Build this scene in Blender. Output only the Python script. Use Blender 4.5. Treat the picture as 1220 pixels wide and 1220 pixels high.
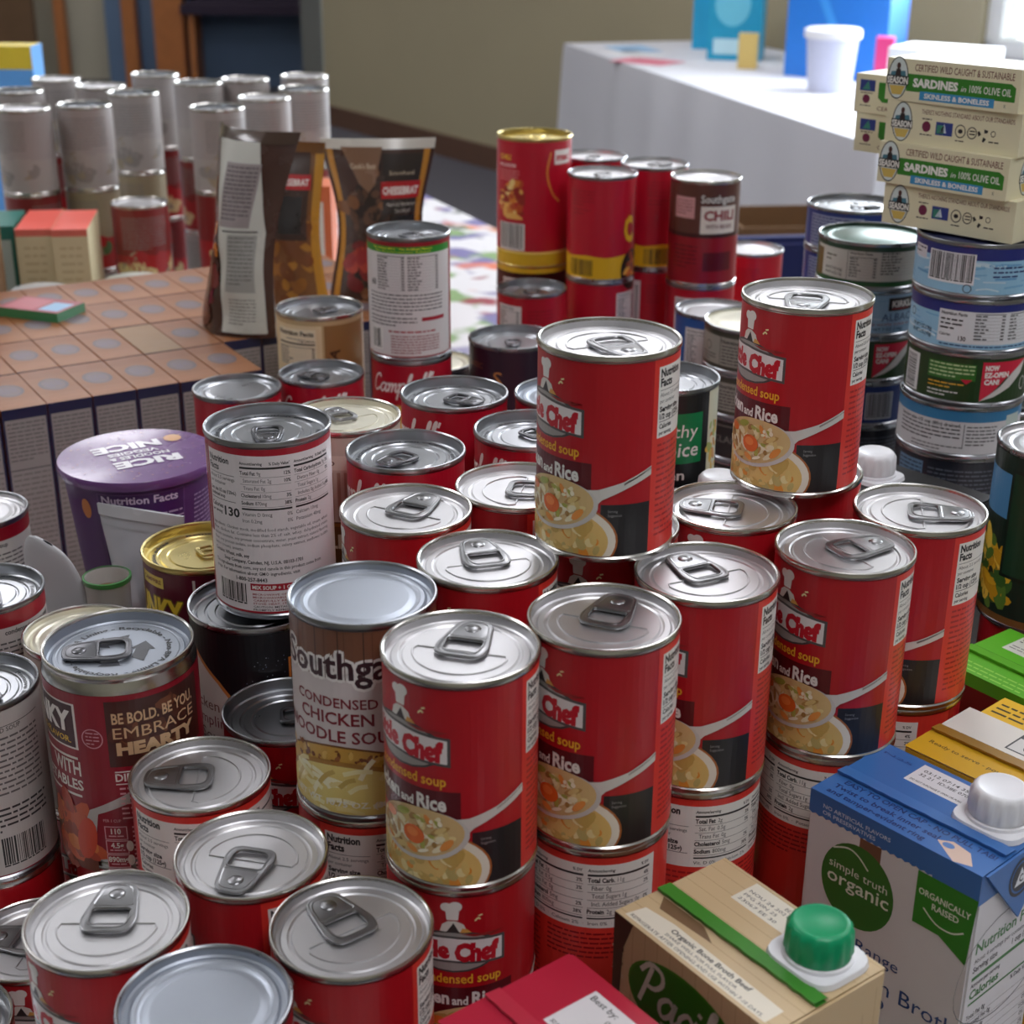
import bpy, bmesh, math, random
from mathutils import Vector, Matrix
from mathutils.geometry import tessellate_polygon
PI = math.pi
for o in list(bpy.data.objects): bpy.data.objects.remove(o)
SC = bpy.context.scene
COL = SC.collection
# ------------------------------------------------------------------ camera, world, lights, exposure
cam = bpy.data.cameras.new('camera'); camo = bpy.data.objects.new('camera', cam); COL.objects.link(camo)
cam.sensor_width = 36.0; cam.lens = 36.0 * 1812.6 / 1220.0; cam.clip_start = 0.02; cam.clip_end = 60
camo.matrix_world = Matrix.Translation((0, 0, 0.6039)) @ Matrix.Rotation(math.radians(90 - 22.685), 4, 'X') @ Matrix.Rotation(math.radians(0.357), 4, 'Z')
cam.dof.use_dof = True; cam.dof.focus_distance = 0.80; cam.dof.aperture_fstop = 14.0
SC.camera = camo
W = bpy.data.worlds.new('overcast_sky'); SC.world = W; W.use_nodes = True
W.node_tree.nodes['Background'].inputs[0].default_value = (0.80, 0.90, 1.0, 1)
W.node_tree.nodes['Background'].inputs[1].default_value = 5.0
SC.view_settings.view_transform = 'Standard'; SC.view_settings.look = 'None'
SC.view_settings.exposure = 0.0; SC.view_settings.gamma = 1.0
def area(name, loc, target, sx, sy, power, color):
    l = bpy.data.lights.new(name, 'AREA'); l.shape = 'RECTANGLE'; l.size = sx; l.size_y = sy; l.energy = power; l.color = color
    o = bpy.data.objects.new(name, l); COL.objects.link(o); o.location = loc
    o.rotation_euler = (Vector(target) - Vector(loc)).to_track_quat('-Z', 'Y').to_euler(); return o
# daylight entering by the window in the back wall (placed just inside the pane)
area('window_daylight', (1.88, 4.20, 0.85), (0.3, 2.0, 0.0), 1.9, 1.2, 110, (0.86, 0.93, 1.0))
LAMP = 9.5            # emission of the ceiling lamps' diffusers
# ------------------------------------------------------------------ helpers
def lin(c):
    return tuple((x / 255 / 12.92) if x / 255 <= 0.04045 else ((x / 255 + 0.055) / 1.055) ** 2.4 for x in c[:3]) + (1.0,)
MATS = {}
def mat(name, col=(200, 200, 200), rough=0.5, metal=0.0, attr=False, noise=0.0, nscale=60.0, bump=0.0, bscale=300.0, emit=0.0, coat=0.0, trans=0.0, spec=0.5):
    if name in MATS: return MATS[name]
    m = bpy.data.materials.new(name); m.use_nodes = True; nt = m.node_tree; b = nt.nodes['Principled BSDF']; MATS[name] = m
    b.inputs['Roughness'].default_value = rough; b.inputs['Metallic'].default_value = metal
    b.inputs['Coat Weight'].default_value = coat; b.inputs['Coat Roughness'].default_value = 0.12
    b.inputs['Transmission Weight'].default_value = trans; b.inputs['Specular IOR Level'].default_value = spec
    b.inputs['Base Color'].default_value = lin(col)
    tc = nt.nodes.new('ShaderNodeTexCoord')
    src = None
    if attr:
        a = nt.nodes.new('ShaderNodeAttribute'); a.attribute_name = 'Col'; src = a.outputs['Color']
    if noise > 0:
        n = nt.nodes.new('ShaderNodeTexNoise'); n.inputs['Scale'].default_value = nscale; n.inputs['Detail'].default_value = 4
        nt.links.new(tc.outputs['Object'], n.inputs['Vector'])
        mr = nt.nodes.new('ShaderNodeMapRange'); mr.inputs['To Min'].default_value = 1 - noise; mr.inputs['To Max'].default_value = 1 + noise * 0.6
        nt.links.new(n.outputs['Fac'], mr.inputs['Value'])
        mx = nt.nodes.new('ShaderNodeMix'); mx.data_type = 'RGBA'; mx.blend_type = 'MULTIPLY'; mx.inputs[0].default_value = 1.0
        if src is not None: nt.links.new(src, mx.inputs[6])
        else: mx.inputs[6].default_value = lin(col)
        nt.links.new(mr.outputs[0], mx.inputs[7]); src = mx.outputs[2]
        r2 = nt.nodes.new('ShaderNodeMapRange'); r2.inputs['To Min'].default_value = max(0, rough - 0.06); r2.inputs['To Max'].default_value = rough + 0.08
        nt.links.new(n.outputs['Fac'], r2.inputs['Value']); nt.links.new(r2.outputs[0], b.inputs['Roughness'])
    if src is not None: nt.links.new(src, b.inputs['Base Color'])
    if bump > 0:
        n2 = nt.nodes.new('ShaderNodeTexNoise'); n2.inputs['Scale'].default_value = bscale; n2.inputs['Detail'].default_value = 3
        nt.links.new(tc.outputs['Object'], n2.inputs['Vector'])
        bp = nt.nodes.new('ShaderNodeBump'); bp.inputs['Strength'].default_value = bump; bp.inputs['Distance'].default_value = 0.001
        nt.links.new(n2.outputs['Fac'], bp.inputs['Height']); nt.links.new(bp.outputs[0], b.inputs['Normal'])
    if emit > 0:
        b.inputs['Emission Color'].default_value = lin(col); b.inputs['Emission Strength'].default_value = emit
    return m
PAPER = mat('printed_label', rough=0.36, attr=True, noise=0.06, nscale=40, bump=0.05, bscale=60, coat=0.15)
CARTON = mat('printed_carton', rough=0.42, attr=True, noise=0.05, nscale=50, bump=0.06, bscale=50)
FILM = mat('printed_film', rough=0.25, attr=True, noise=0.08, nscale=30, bump=0.25, bscale=45, coat=0.4)
TIN = mat('bright_tinplate', (205, 203, 198), 0.22, 1.0, noise=0.10, nscale=35, bump=0.05, bscale=90)
TIN2 = mat('grey_steel', (160, 162, 166), 0.27, 1.0, noise=0.12, nscale=35, bump=0.05, bscale=90)
LIDM = mat('satin_lid', (206, 205, 207), 0.40, 0.92, noise=0.08, nscale=45, bump=0.06, bscale=120)
LIDC = mat('ringed_steel_lid', (172, 174, 178), 0.30, 1.0, noise=0.1, nscale=45, bump=0.06, bscale=120)
TABD = mat('dark_tab_steel', (112, 112, 116), 0.28, 1.0, noise=0.1, nscale=60)
LIDG = mat('blue_grey_lid', (168, 174, 184), 0.42, 0.85, noise=0.08, nscale=45, bump=0.06, bscale=120)
TABM = mat('tab_steel', (150, 150, 152), 0.30, 1.0, noise=0.1, nscale=60)
GOLD = mat('gold_lacquer', (208, 190, 126), 0.28, 1.0, noise=0.08, nscale=40, bump=0.05, bscale=90)
CREAM = mat('cream_lacquer', (222, 218, 200), 0.35, 0.6, noise=0.05, nscale=40)
GREENM = mat('green_lacquer_lid', (70, 96, 84), 0.30, 0.8, noise=0.1, nscale=40)
NAVYM = mat('navy_lacquer_lid', (70, 76, 120), 0.35, 0.7, noise=0.1, nscale=40)
WPLAST = mat('white_plastic', (232, 232, 236), 0.38, noise=0.03)
GPLAST = mat('green_plastic', (0, 150, 98), 0.35, noise=0.04)
class MB:
    def __init__(s): s.v = []; s.f = []; s.c = []; s.m = []; s.has = False
    def face(s, pts, col=None, mi=0):
        n = len(s.v); s.v += [tuple(p) for p in pts]; s.f.append(tuple(range(n, n + len(pts)))); s.c.append(col); s.m.append(mi)
        if col is not None: s.has = True
    def grid(s, rows, col=None, mi=0, closed=False):
        n = len(s.v); k = len(rows[0])
        for r in rows: s.v += [tuple(p) for p in r]
        for i in range(len(rows) - 1):
            for j in range(k if closed else k - 1):
                a = n + i * k + j; b = n + i * k + (j + 1) % k
                s.f.append((a, b, b + k, a + k)); s.c.append(col(i, j) if callable(col) else col); s.m.append(mi)
        if col is not None: s.has = True
    def lathe(s, prof, n=64, col=None, mi=0, ctr=(0, 0)):
        rows = [[(ctr[0] + r * math.cos(2 * PI * k / n), ctr[1] + r * math.sin(2 * PI * k / n), z) for k in range(n)] for r, z in prof]
        s.grid(rows, col, mi, True)
    def tube(s, path, r, n=6, closed=False, col=None, mi=0):
        P = [Vector(p) for p in path]; rows = []
        for i, p in enumerate(P):
            a = P[(i - 1) % len(P)] if closed or i > 0 else p; b = P[(i + 1) % len(P)] if closed or i < len(P) - 1 else p
            t = (b - a).normalized(); up = Vector((0, 0, 1)) if abs(t.z) < 0.9 else Vector((1, 0, 0))
            x = t.cross(up).normalized(); y = x.cross(t)
            rows.append([p + r * (math.cos(2 * PI * k / n) * x + math.sin(2 * PI * k / n) * y) for k in range(n)])
        if closed: rows.append(rows[0])
        s.grid(rows, col, mi, True)
    def box(s, x0, y0, z0, x1, y1, z1, col=None, mi=0, cols=None):
        p = [(x0, y0, z0), (x1, y0, z0), (x1, y1, z0), (x0, y1, z0), (x0, y0, z1), (x1, y0, z1), (x1, y1, z1), (x0, y1, z1)]
        for i, q in enumerate(((3, 2, 1, 0), (4, 5, 6, 7), (0, 1, 5, 4), (1, 2, 6, 5), (2, 3, 7, 6), (3, 0, 4, 7))):
            s.face([p[k] for k in q], cols[i] if cols else col, mi)
    def build(s, name, mats, smooth=30, bevel=0.0):
        me = bpy.data.meshes.new(name)
        me.from_pydata([(x * 0.001, y * 0.001, z * 0.001) for x, y, z in s.v], [], s.f)
        if not isinstance(mats, (list, tuple)): mats = [mats]
        for m in mats: me.materials.append(m)
        me.polygons.foreach_set('material_index', s.m)
        if s.has:
            at = me.color_attributes.new('Col', 'FLOAT_COLOR', 'CORNER'); buf = []
            for f, c in zip(s.f, s.c): buf += list(lin(c or (200, 200, 200))) * len(f)
            at.data.foreach_set('color', buf)
        if smooth:
            bm = bmesh.new(); bm.from_mesh(me); bmesh.ops.remove_doubles(bm, verts=bm.verts, dist=2e-6)
            bmesh.ops.dissolve_degenerate(bm, edges=bm.edges, dist=1e-7)
            if bevel > 0: bmesh.ops.bevel(bm, geom=bm.edges[:] , offset=bevel * 0.001, segments=2, affect='EDGES', clamp_overlap=True)
            bm.to_mesh(me); bm.free()
            me.polygons.foreach_set('use_smooth', [True] * len(me.polygons)); me.set_sharp_from_angle(angle=math.radians(smooth))
        me.update(); return me
def link(name, data, parent=None, loc=(0, 0, 0), rz=0.0, label=None):
    o = bpy.data.objects.new(name, data); COL.objects.link(o); o.location = [c * 0.001 for c in loc]; o.rotation_euler = (0, 0, rz)
    if parent: o.parent = parent
    if label: o['label'] = label
    return o
def thing(name, label, cat, loc=(0, 0, 0), rz=0.0, group=None, data=None):
    o = link(name, data, None, loc, rz); o['label'] = label; o['category'] = cat
    if group: o['group'] = group
    return o
def structure(o): o['kind'] = 'structure'; return o
# ---- flat print: polygons, strokes and lettering laid out in mm, later wrapped on a can, a box face or a pouch
GL = {}
def glyphs(s, bold, res):
    k = (s, bold, res)
    if k not in GL:
        cu = bpy.data.curves.new('t', 'FONT'); cu.body = s; cu.size = 1.0; cu.resolution_u = res; cu.offset = bold
        ob = bpy.data.objects.new('t', cu); COL.objects.link(ob)
        dg = bpy.context.evaluated_depsgraph_get(); ev = ob.evaluated_get(dg); me = ev.to_mesh()
        vs = [(v.co.x, v.co.y) for v in me.vertices]; fs = [tuple(p.vertices) for p in me.polygons]
        ev.to_mesh_clear(); bpy.data.objects.remove(ob); bpy.data.curves.remove(cu)
        x0 = min([v[0] for v in vs] or [0]); x1 = max([v[0] for v in vs] or [1])
        GL[k] = (vs, fs, x0, x1)
    return GL[k]
def hclip(poly, ax, val, keep):
    out = []
    for i in range(len(poly)):
        a, b = poly[i - 1], poly[i]; da = (a[ax] - val) * keep; db = (b[ax] - val) * keep
        if (da >= 0) != (db >= 0):
            t = da / (da - db); out.append((a[0] + (b[0] - a[0]) * t, a[1] + (b[1] - a[1]) * t))
        if db >= 0: out.append(b)
    return out
CH = {'C': ([[(1.0, 1.65), (.8, 2.0), (.35, 1.8), (.08, 1.1), (.15, .3), (.55, 0), (1.05, .35)]], 1.15),
 'a': ([[(.85, .8), (.5, 1.0), (.12, .65), (.15, .2), (.42, 0), (.75, .35), (.9, 1.0), (.85, .3), (1.0, 0), (1.25, .3)]], 1.15),
 'm': ([[(0, .8), (.15, 1), (.2, .6), (.18, 0), (.25, .6), (.5, 1.0), (.62, .7), (.6, 0), (.68, .6), (.95, 1.0), (1.06, .7), (1.04, .2), (1.18, 0), (1.4, .3)]], 1.3),
 'p': ([[(0, .8), (.15, 1), (.18, .5), (.15, -.9), (.2, .5), (.5, 1), (.82, .8), (.8, .25), (.5, 0), (.25, .12)], [(.6, .02), (.95, .3)]], .95),
 'b': ([[(0, .3), (.38, 1.5), (.38, 2.05), (.2, 1.9), (.14, 1.1), (.15, .2), (.42, 0), (.72, .35), (.66, .9), (.8, .85), (1.0, .9)]], .95),
 'e': ([[(0, .35), (.45, .55), (.55, .9), (.33, 1.0), (.1, .65), (.15, .2), (.42, 0), (.8, .35)]], .75),
 'l': ([[(0, .3), (.36, 1.5), (.36, 2.05), (.2, 1.9), (.14, 1.1), (.15, .2), (.32, 0), (.6, .3)]], .56),
 "'": ([[(.1, 2.0), (.05, 1.6)]], .25),
 's': ([[(0, .2), (.35, 1.0), (.4, .7), (.55, .3), (.38, 0), (.05, .1)]], .7),
 'P': ([[(.15, 0), (.3, .9), (.45, 1.9)], [(-.1, 1.5), (.3, 2.05), (.95, 2.0), (1.15, 1.5), (.8, 1.0), (.3, .95)]], 1.15),
 'c': ([[(.75, .8), (.45, 1.0), (.12, .6), (.18, .15), (.48, 0), (.85, .3)]], .8),
 'i': ([[(0, .3), (.18, 1.0), (.16, .2), (.3, 0), (.55, .3)], [(.2, 1.4), (.22, 1.5)]], .5),
 'f': ([[(0, .3), (.4, 1.6), (.45, 2.05), (.27, 1.9), (.2, .9), (.15, -.6), (.05, -.9), (-.05, -.6), (.35, .15), (.65, .3)]], .55)}
def smooth_path(p, k=4):
    out = []
    for i in range(len(p) - 1):
        a, b, c, d = p[max(0, i - 1)], p[i], p[i + 1], p[min(len(p) - 1, i + 2)]
        for q in range(k):
            t = q / k
            out.append(tuple(0.5 * (2 * b[z] + (c[z] - a[z]) * t + (2 * a[z] - 5 * b[z] + 4 * c[z] - d[z]) * t * t + (3 * b[z] - a[z] - 3 * c[z] + d[z]) * t ** 3) for z in (0, 1)))
    return out + [p[-1]]
class Lab:
    def __init__(s): s.it = []; s.z = 0; s.clip = None
    def up(s): s.z += 1; return s
    def raw(s, p, c):
        if s.clip:
            x0, y0, x1, y1 = s.clip
            for ax, v, k in ((0, x0, 1), (0, x1, -1), (1, y0, 1), (1, y1, -1)):
                if len(p) > 2: p = hclip(p, ax, v, k)
            if len(p) < 3: return
        s.it.append((p, c, s.z))
    def rect(s, x0, y0, x1, y1, c): s.raw([(x0, y0), (x1, y0), (x1, y1), (x0, y1)], c)
    def poly(s, p, c):
        for t in tessellate_polygon([[Vector((x, y, 0)) for x, y in p]]): 
            q = [p[k] for k in t]
            if (q[1][0] - q[0][0]) * (q[2][1] - q[0][1]) - (q[2][0] - q[0][0]) * (q[1][1] - q[0][1]) < 0: q.reverse()
            s.raw(q, c)
    def ell(s, cx, cy, rx, ry, c, n=20, rot=0.0):
        cr, sr = math.cos(rot), math.sin(rot)
        s.raw([(cx + rx * math.cos(2 * PI * k / n) * cr - ry * math.sin(2 * PI * k / n) * sr, cy + rx * math.cos(2 * PI * k / n) * sr + ry * math.sin(2 * PI * k / n) * cr) for k in range(n)], c)
    def ring(s, cx, cy, rx, ry, w, c, n=24):
        for k in range(n):
            a, b = 2 * PI * k / n, 2 * PI * (k + 1) / n
            s.raw([(cx + rx * math.cos(a), cy + ry * math.sin(a)), (cx + rx * math.cos(b), cy + ry * math.sin(b)), (cx + (rx - w) * math.cos(b), cy + (ry - w) * math.sin(b)), (cx + (rx - w) * math.cos(a), cy + (ry - w) * math.sin(a))][::1], c)
    def stroke(s, pts, w, c, k=4):
        P = smooth_path(pts, k)
        for a, b in zip(P, P[1:]):
            dx, dy = b[0] - a[0], b[1] - a[1]; l = math.hypot(dx, dy) or 1; e = 0.25 * w / l; nx, ny = -dy / l * w / 2, dx / l * w / 2
            a2 = (a[0] - dx * e, a[1] - dy * e); b2 = (b[0] + dx * e, b[1] + dy * e)
            s.raw([(a2[0] - nx, a2[1] - ny), (b2[0] - nx, b2[1] - ny), (b2[0] + nx, b2[1] + ny), (a2[0] + nx, a2[1] + ny)], c)
    def script(s, t, x, y, xh, w, c, shear=0.25, rot=0.0):
        cr, sr = math.cos(rot), math.sin(rot); ax = 0
        for ch in t:
            st, adv = CH[ch]
            for q in st:
                pp = [((ax + px) * xh + shear * py * xh, py * xh) for px, py in q]
                s.stroke([(x + a * cr - b * sr, y + a * sr + b * cr) for a, b in pp], w, c, 3)
            ax += adv
    def text(s, t, x, y, h, c, w=None, align='L', bold=0.0, shear=0.0, rot=0.0, res=2, sx=0.85):
        vs, fs, x0, x1 = glyphs(t, bold, res); k = h / 0.72; kx = k * sx
        if w: kx = w / max(1e-6, x1 - x0)
        wd = (x1 - x0) * kx; off = {'L': 0, 'R': -wd, 'C': -wd / 2}[align]; cr, sr = math.cos(rot), math.sin(rot)
        pp = []
        for a, b in vs:
            px = (a - x0) * kx + off + shear * b * k; py = b * k; pp.append((x + px * cr - py * sr, y + px * sr + py * cr))
        for f in fs: s.raw([pp[i] for i in f], c)
        return wd
    def halo(s, t, x, y, h, c, w, d, align='L', bold=0.0, rot=0.0):
        for k in range(8): s.text(t, x + d * math.cos(k * PI / 4), y + d * math.sin(k * PI / 4), h, c, w, align, bold, 0, rot)
        s.up()
    def lines(s, x0, y0, x1, n, pitch, h, c, seed=1, lastfrac=0.6):     # greeked small print, word by word
        r = random.Random(seed)
        for i in range(n):
            x = x0; e = x1 if i < n - 1 else x0 + (x1 - x0) * lastfrac
            while x < e - h * 0.5:
                w = min(e - x, h * r.uniform(1.2, 4.2)); s.rect(x, y0 - i * pitch - h * 0.7, x + w, y0 - i * pitch, c); x += w + h * 0.55
    def bars(s, x0, y0, x1, y1, seed=3, bg=(236, 234, 230), fg=(25, 25, 25), m=1.2, digits=True):
        s.rect(x0, y0, x1, y1, bg); s.up(); r = random.Random(seed); x = x0 + m
        while x < x1 - m - 0.3:
            w = r.choice((.35, .35, .7, 1.0)) ; s.rect(x, y0 + m + (1.6 if digits else 0), min(x + w, x1 - m), y1 - m * 0.6, fg); x += w + r.choice((.4, .4, .8))
        if digits: s.lines(x0 + m, y0 + m + 1.3, x1 - m, 1, 2, 1.2, fg, seed, 1.0)
    def blobs(s, cx, cy, rx, ry, n, pal, smin, smax, seed=5, rot=0.0, el=2.4):
        r = random.Random(seed); cr, sr = math.cos(rot), math.sin(rot)
        for i in range(n):
            a = r.uniform(0, 2 * PI); q = math.sqrt(r.random()); ex, ey = rx * q * math.cos(a), ry * q * math.sin(a)
            z = r.uniform(smin, smax); s.z += 0.12
            s.ell(cx + ex * cr - ey * sr, cy + ex * sr + ey * cr, z * r.uniform(1, el), z, r.choice(pal), 9, r.uniform(0, PI))
        s.z = math.ceil(s.z)
    def put(s, mb, f, step=3.0, ystep=None, eps=0.035, mi=0):
        for p, c, z in s.it:
            polys = [p]
            for ax, st in ((0, step), (1, ystep)):
                if not st: continue
                nxt = []
                for q in polys:
                    a = min(v[ax] for v in q); b = max(v[ax] for v in q)
                    if b - a <= st: nxt.append(q); continue
                    k = math.floor(a / st) + 1; rest = q
                    while k * st < b - 1e-6:
                        l = hclip(rest, ax, k * st, -1); rest = hclip(rest, ax, k * st, 1); k += 1
                        if len(l) > 2: nxt.append(l)
                        if len(rest) < 3: break
                    if len(rest) > 2: nxt.append(rest)
                polys = nxt
            for q in polys: mb.face([f(x, y, (z + 1) * eps) for x, y in q], c, mi)
def cyl(R, zt):
    return lambda x, y, o: ((R + o) * math.cos(x / R), (R + o) * math.sin(x / R), zt + y)
def plane(O, U, V):
    O, U, V = Vector(O), Vector(U), Vector(V); N = U.cross(V)
    return lambda x, y, o: tuple(O + U * x + V * y + N * o)
def arc(r, z, a0=PI / 2):
    return lambda x, y, o: ((r + y) * math.cos(a0 - x / r), (r + y) * math.sin(a0 - x / r), z + o)
# ------------------------------------------------------------------ tin cans: shared part meshes
CACHE = {}
def cached(k, f):
    if k not in CACHE: CACHE[k] = f()
    return CACHE[k]
def can_body(R, H, m, neck=0.0):
    def f():
        mb = MB(); rb = R - 1.0 + neck
        pr = [(0, 3), (R - 4.5, 3), (R - 3.2, .3), (R - 2.4, 0), (R - .6, .2), (R - .3, 1), (R - .3, 2.4)]
        if neck: pr += [(R - .8, 3), (rb, 5.5), (rb, H - 9), (R - .9, H - 4.6)]
        else: pr += [(rb, 3.1), (rb, H - 3.4)]
        pr += [(R - .5, H - 3.1), (R, H - 2.5), (R, H - .8), (R - .4, H - .1), (R - 1.1, H), (R - 1.7, H - .5), (R - 2.0, H - 1.6)]
        mb.lathe(pr, 72); return mb.build('can_body', m)
    return cached(('body', R, H, m.name, neck), f)
def can_lid(R, H, kind, m):
    def f():
        mb = MB()
        if kind == 'plain':      # bead-ringed end without a tab
            pr = [(R - 1.9, H - 1.2), (R - 2.3, H - 4.0), (R - 3.2, H - 4.6), (R - 4.6, H - 4.5), (R - 6.0, H - 3.4), (R - 7.6, H - 3.3), (R - 9.0, H - 4.2), (R - 10.2, H - 4.3), (R - 12.2, H - 3.4), (R - 13.5, H - 3.3), (0, H - 3.3)]
        elif kind == 'deep':     # deep countersink, stepped rings
            pr = [(R - 1.9, H - 1.2), (R - 2.3, H - 6.4), (R - 3.2, H - 7.0), (R - 4.6, H - 6.9), (R - 5.4, H - 6.0), (R - 9.0, H - 6.0), (R - 9.6, H - 6.7), (R - 10.6, H - 6.7), (R - 11.2, H - 6.0), (R - 14.8, H - 6.0), (R - 15.4, H - 6.6), (R - 16.3, H - 6.6), (R - 16.9, H - 5.9), (0, H - 5.9)]
        elif kind == 'flat':
            pr = [(R - 1.9, H - 1.2), (R - 2.3, H - 6.2), (R - 3.2, H - 7.0), (R - 4.6, H - 6.9), (R - 5.4, H - 6.0), (R - 6.6, H - 6.0), (R - 7.0, H - 6.3), (R - 7.6, H - 6.3), (R - 8.0, H - 6.0), (0, H - 6.0)]
        elif kind == 'dome':
            pr = [(R - 1.9, H - 1.0), (R - 2.4, H - 3.0), (R - 3.6, H - 3.4), (R - 5.2, H - 2.6), (R - 9, H - 2.5), (R - 11, H - 3.0), (R - 14, H - 2.2), (0, H - 1.6)]
        else:                    # easy-open end
            pr = [(R - 1.9, H - 1.2), (R - 2.3, H - 4.6), (R - 3.0, H - 5.1), (R - 4.2, H - 5.1), (R - 4.9, H - 4.3), (R - 7.4, H - 4.2), (R - 8.1, H - 4.8), (R - 9.0, H - 4.8), (R - 9.6, H - 4.1), (0, H - 4.1)]
        mb.lathe(pr, 72)
        z = H - 4.0 if kind == 'tab' else H - 5.9
        if kind == 'tab':        # D-shaped bead
            r = R - 13.2; pts = []
            for k in range(25):
                a = math.radians(100 + 160 * k / 24); pts.append((r * math.cos(a) + 2, r * math.sin(a), z))
            pts = [(1.5, r * .93, z)] + pts + [(1.5, -r * .93, z)]
            mb.tube(pts, .55, 6, True)
        return mb.build('can_lid', m)
    return cached(('lid', R, H, kind, m.name), f)
def rounded(pts, r, n=5):
    out = []
    for i in range(len(pts)):
        p, a, b = Vector(pts[i]), Vector(pts[i - 1]), Vector(pts[(i + 1) % len(pts)])
        u = (a - p).normalized(); v = (b - p).normalized(); rr = r[i] if isinstance(r, (list, tuple)) else r
        s, e = p + u * rr, p + v * rr
        for k in range(n + 1):
            t = k / n; out.append(tuple((1 - t) ** 2 * s + 2 * t * (1 - t) * p + t * t * e))
    return out
def pull_tab(m, sc=1.0):
    def f():
        out = rounded([(23, -6.2), (23, 6.2), (2, 9.8), (-5, 8.6), (-5, -8.6), (2, -9.8)], [5.0, 5.0, 2.2, 4.2, 4.2, 2.2])
        hole = rounded([(8.4, -7.4), (8.4, 7.4), (-3.2, 7.0), (-3.2, -7.0)], [2.2, 2.2, 4.4, 4.4])
        cu = bpy.data.curves.new('tab', 'CURVE'); cu.dimensions = '2D'; cu.fill_mode = 'BOTH'; cu.extrude = 0.00025; cu.bevel_depth = 0.00045; cu.bevel_resolution = 1
        for pts in (out, hole):
            sp = cu.splines.new('POLY'); sp.points.add(len(pts) - 1); sp.use_cyclic_u = True
            for q, (x, y) in zip(sp.points, pts): q.co = (x * .001, y * .001, 0, 1)
        ob = bpy.data.objects.new('tab', cu); COL.objects.link(ob); dg = bpy.context.evaluated_depsgraph_get(); ev = ob.evaluated_get(dg); me = ev.to_mesh()
        mb = MB(); mb.v = [(v.co.x * 1000 * sc, v.co.y * 1000 * sc, v.co.z * 1000) for v in me.vertices]
        for p in me.polygons: mb.f.append(tuple(p.vertices)); mb.c.append(None); mb.m.append(0)
        ev.to_mesh_clear(); bpy.data.objects.remove(ob); bpy.data.curves.remove(cu)
        S = lambda p: [(x * sc, y * sc, z) for x, y, z in p]
        mb.tube(S([(x, y, .5) for x, y in rounded([(21.6, -5), (21.6, 5), (9.5, 7.4), (9.5, -7.4)], [4, 4, 1.5, 1.5])]), .42, 5, True)
        mb.tube(S([(x, y, .45) for x, y in hole]), .6, 6, True)
        mb.tube(S([(x * .985 + .15, y * .97, .25) for x, y in out]), .62, 6, True)
        mb.lathe([(0, 1.3), (2.6 * sc, 1.25), (3.1 * sc, .8), (3.3 * sc, 0)], 18, ctr=(16.3 * sc, 0))
        return mb.build('pull_tab', m, 40)
    return cached(('tab', m.name, sc), f)
def can_label(key, R, H, base, lab, top=3.8, bot=3.6, mat_=PAPER, drawR=None):
    def f():
        mb = MB(); r = R - .75; n = 72
        rows = [[(r * math.cos(2 * PI * k / n), r * math.sin(2 * PI * k / n), z) for k in range(n)] for z in (bot, H - top)]
        mb.grid(rows, base, 0, True)
        if lab: lab().put(mb, cyl(r, H - top))
        return mb.build('can_label', mat_, smooth=0)
    return cached(('label', key, R, H), f)
def ring_text(R, H, z, words, r, h, col=(56, 58, 64)):
    """lettering printed round the lid"""
    def f():
        mb = MB(); L = Lab()
        L.text(words, 0, 0, h, col, w=2 * PI * r * .93, bold=.03); L.put(mb, arc(r, z), step=2.0)
        return mb.build('lid_print', PAPER, smooth=0)
    return cached(('ring', R, H, words), f)
RED = (180, 20, 32); ORED = (222, 58, 48); MAR = (92, 14, 24); BLK = (36, 34, 36); WHT = (236, 233, 228); INK = (34, 32, 34); GRY = (120, 116, 116)
SOUP = [(236, 222, 168), (228, 205, 140), (244, 236, 200), (214, 190, 110), (226, 140, 60), (160, 160, 70)]
def dg(a): return a * PI / 180 * 33.4
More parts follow.
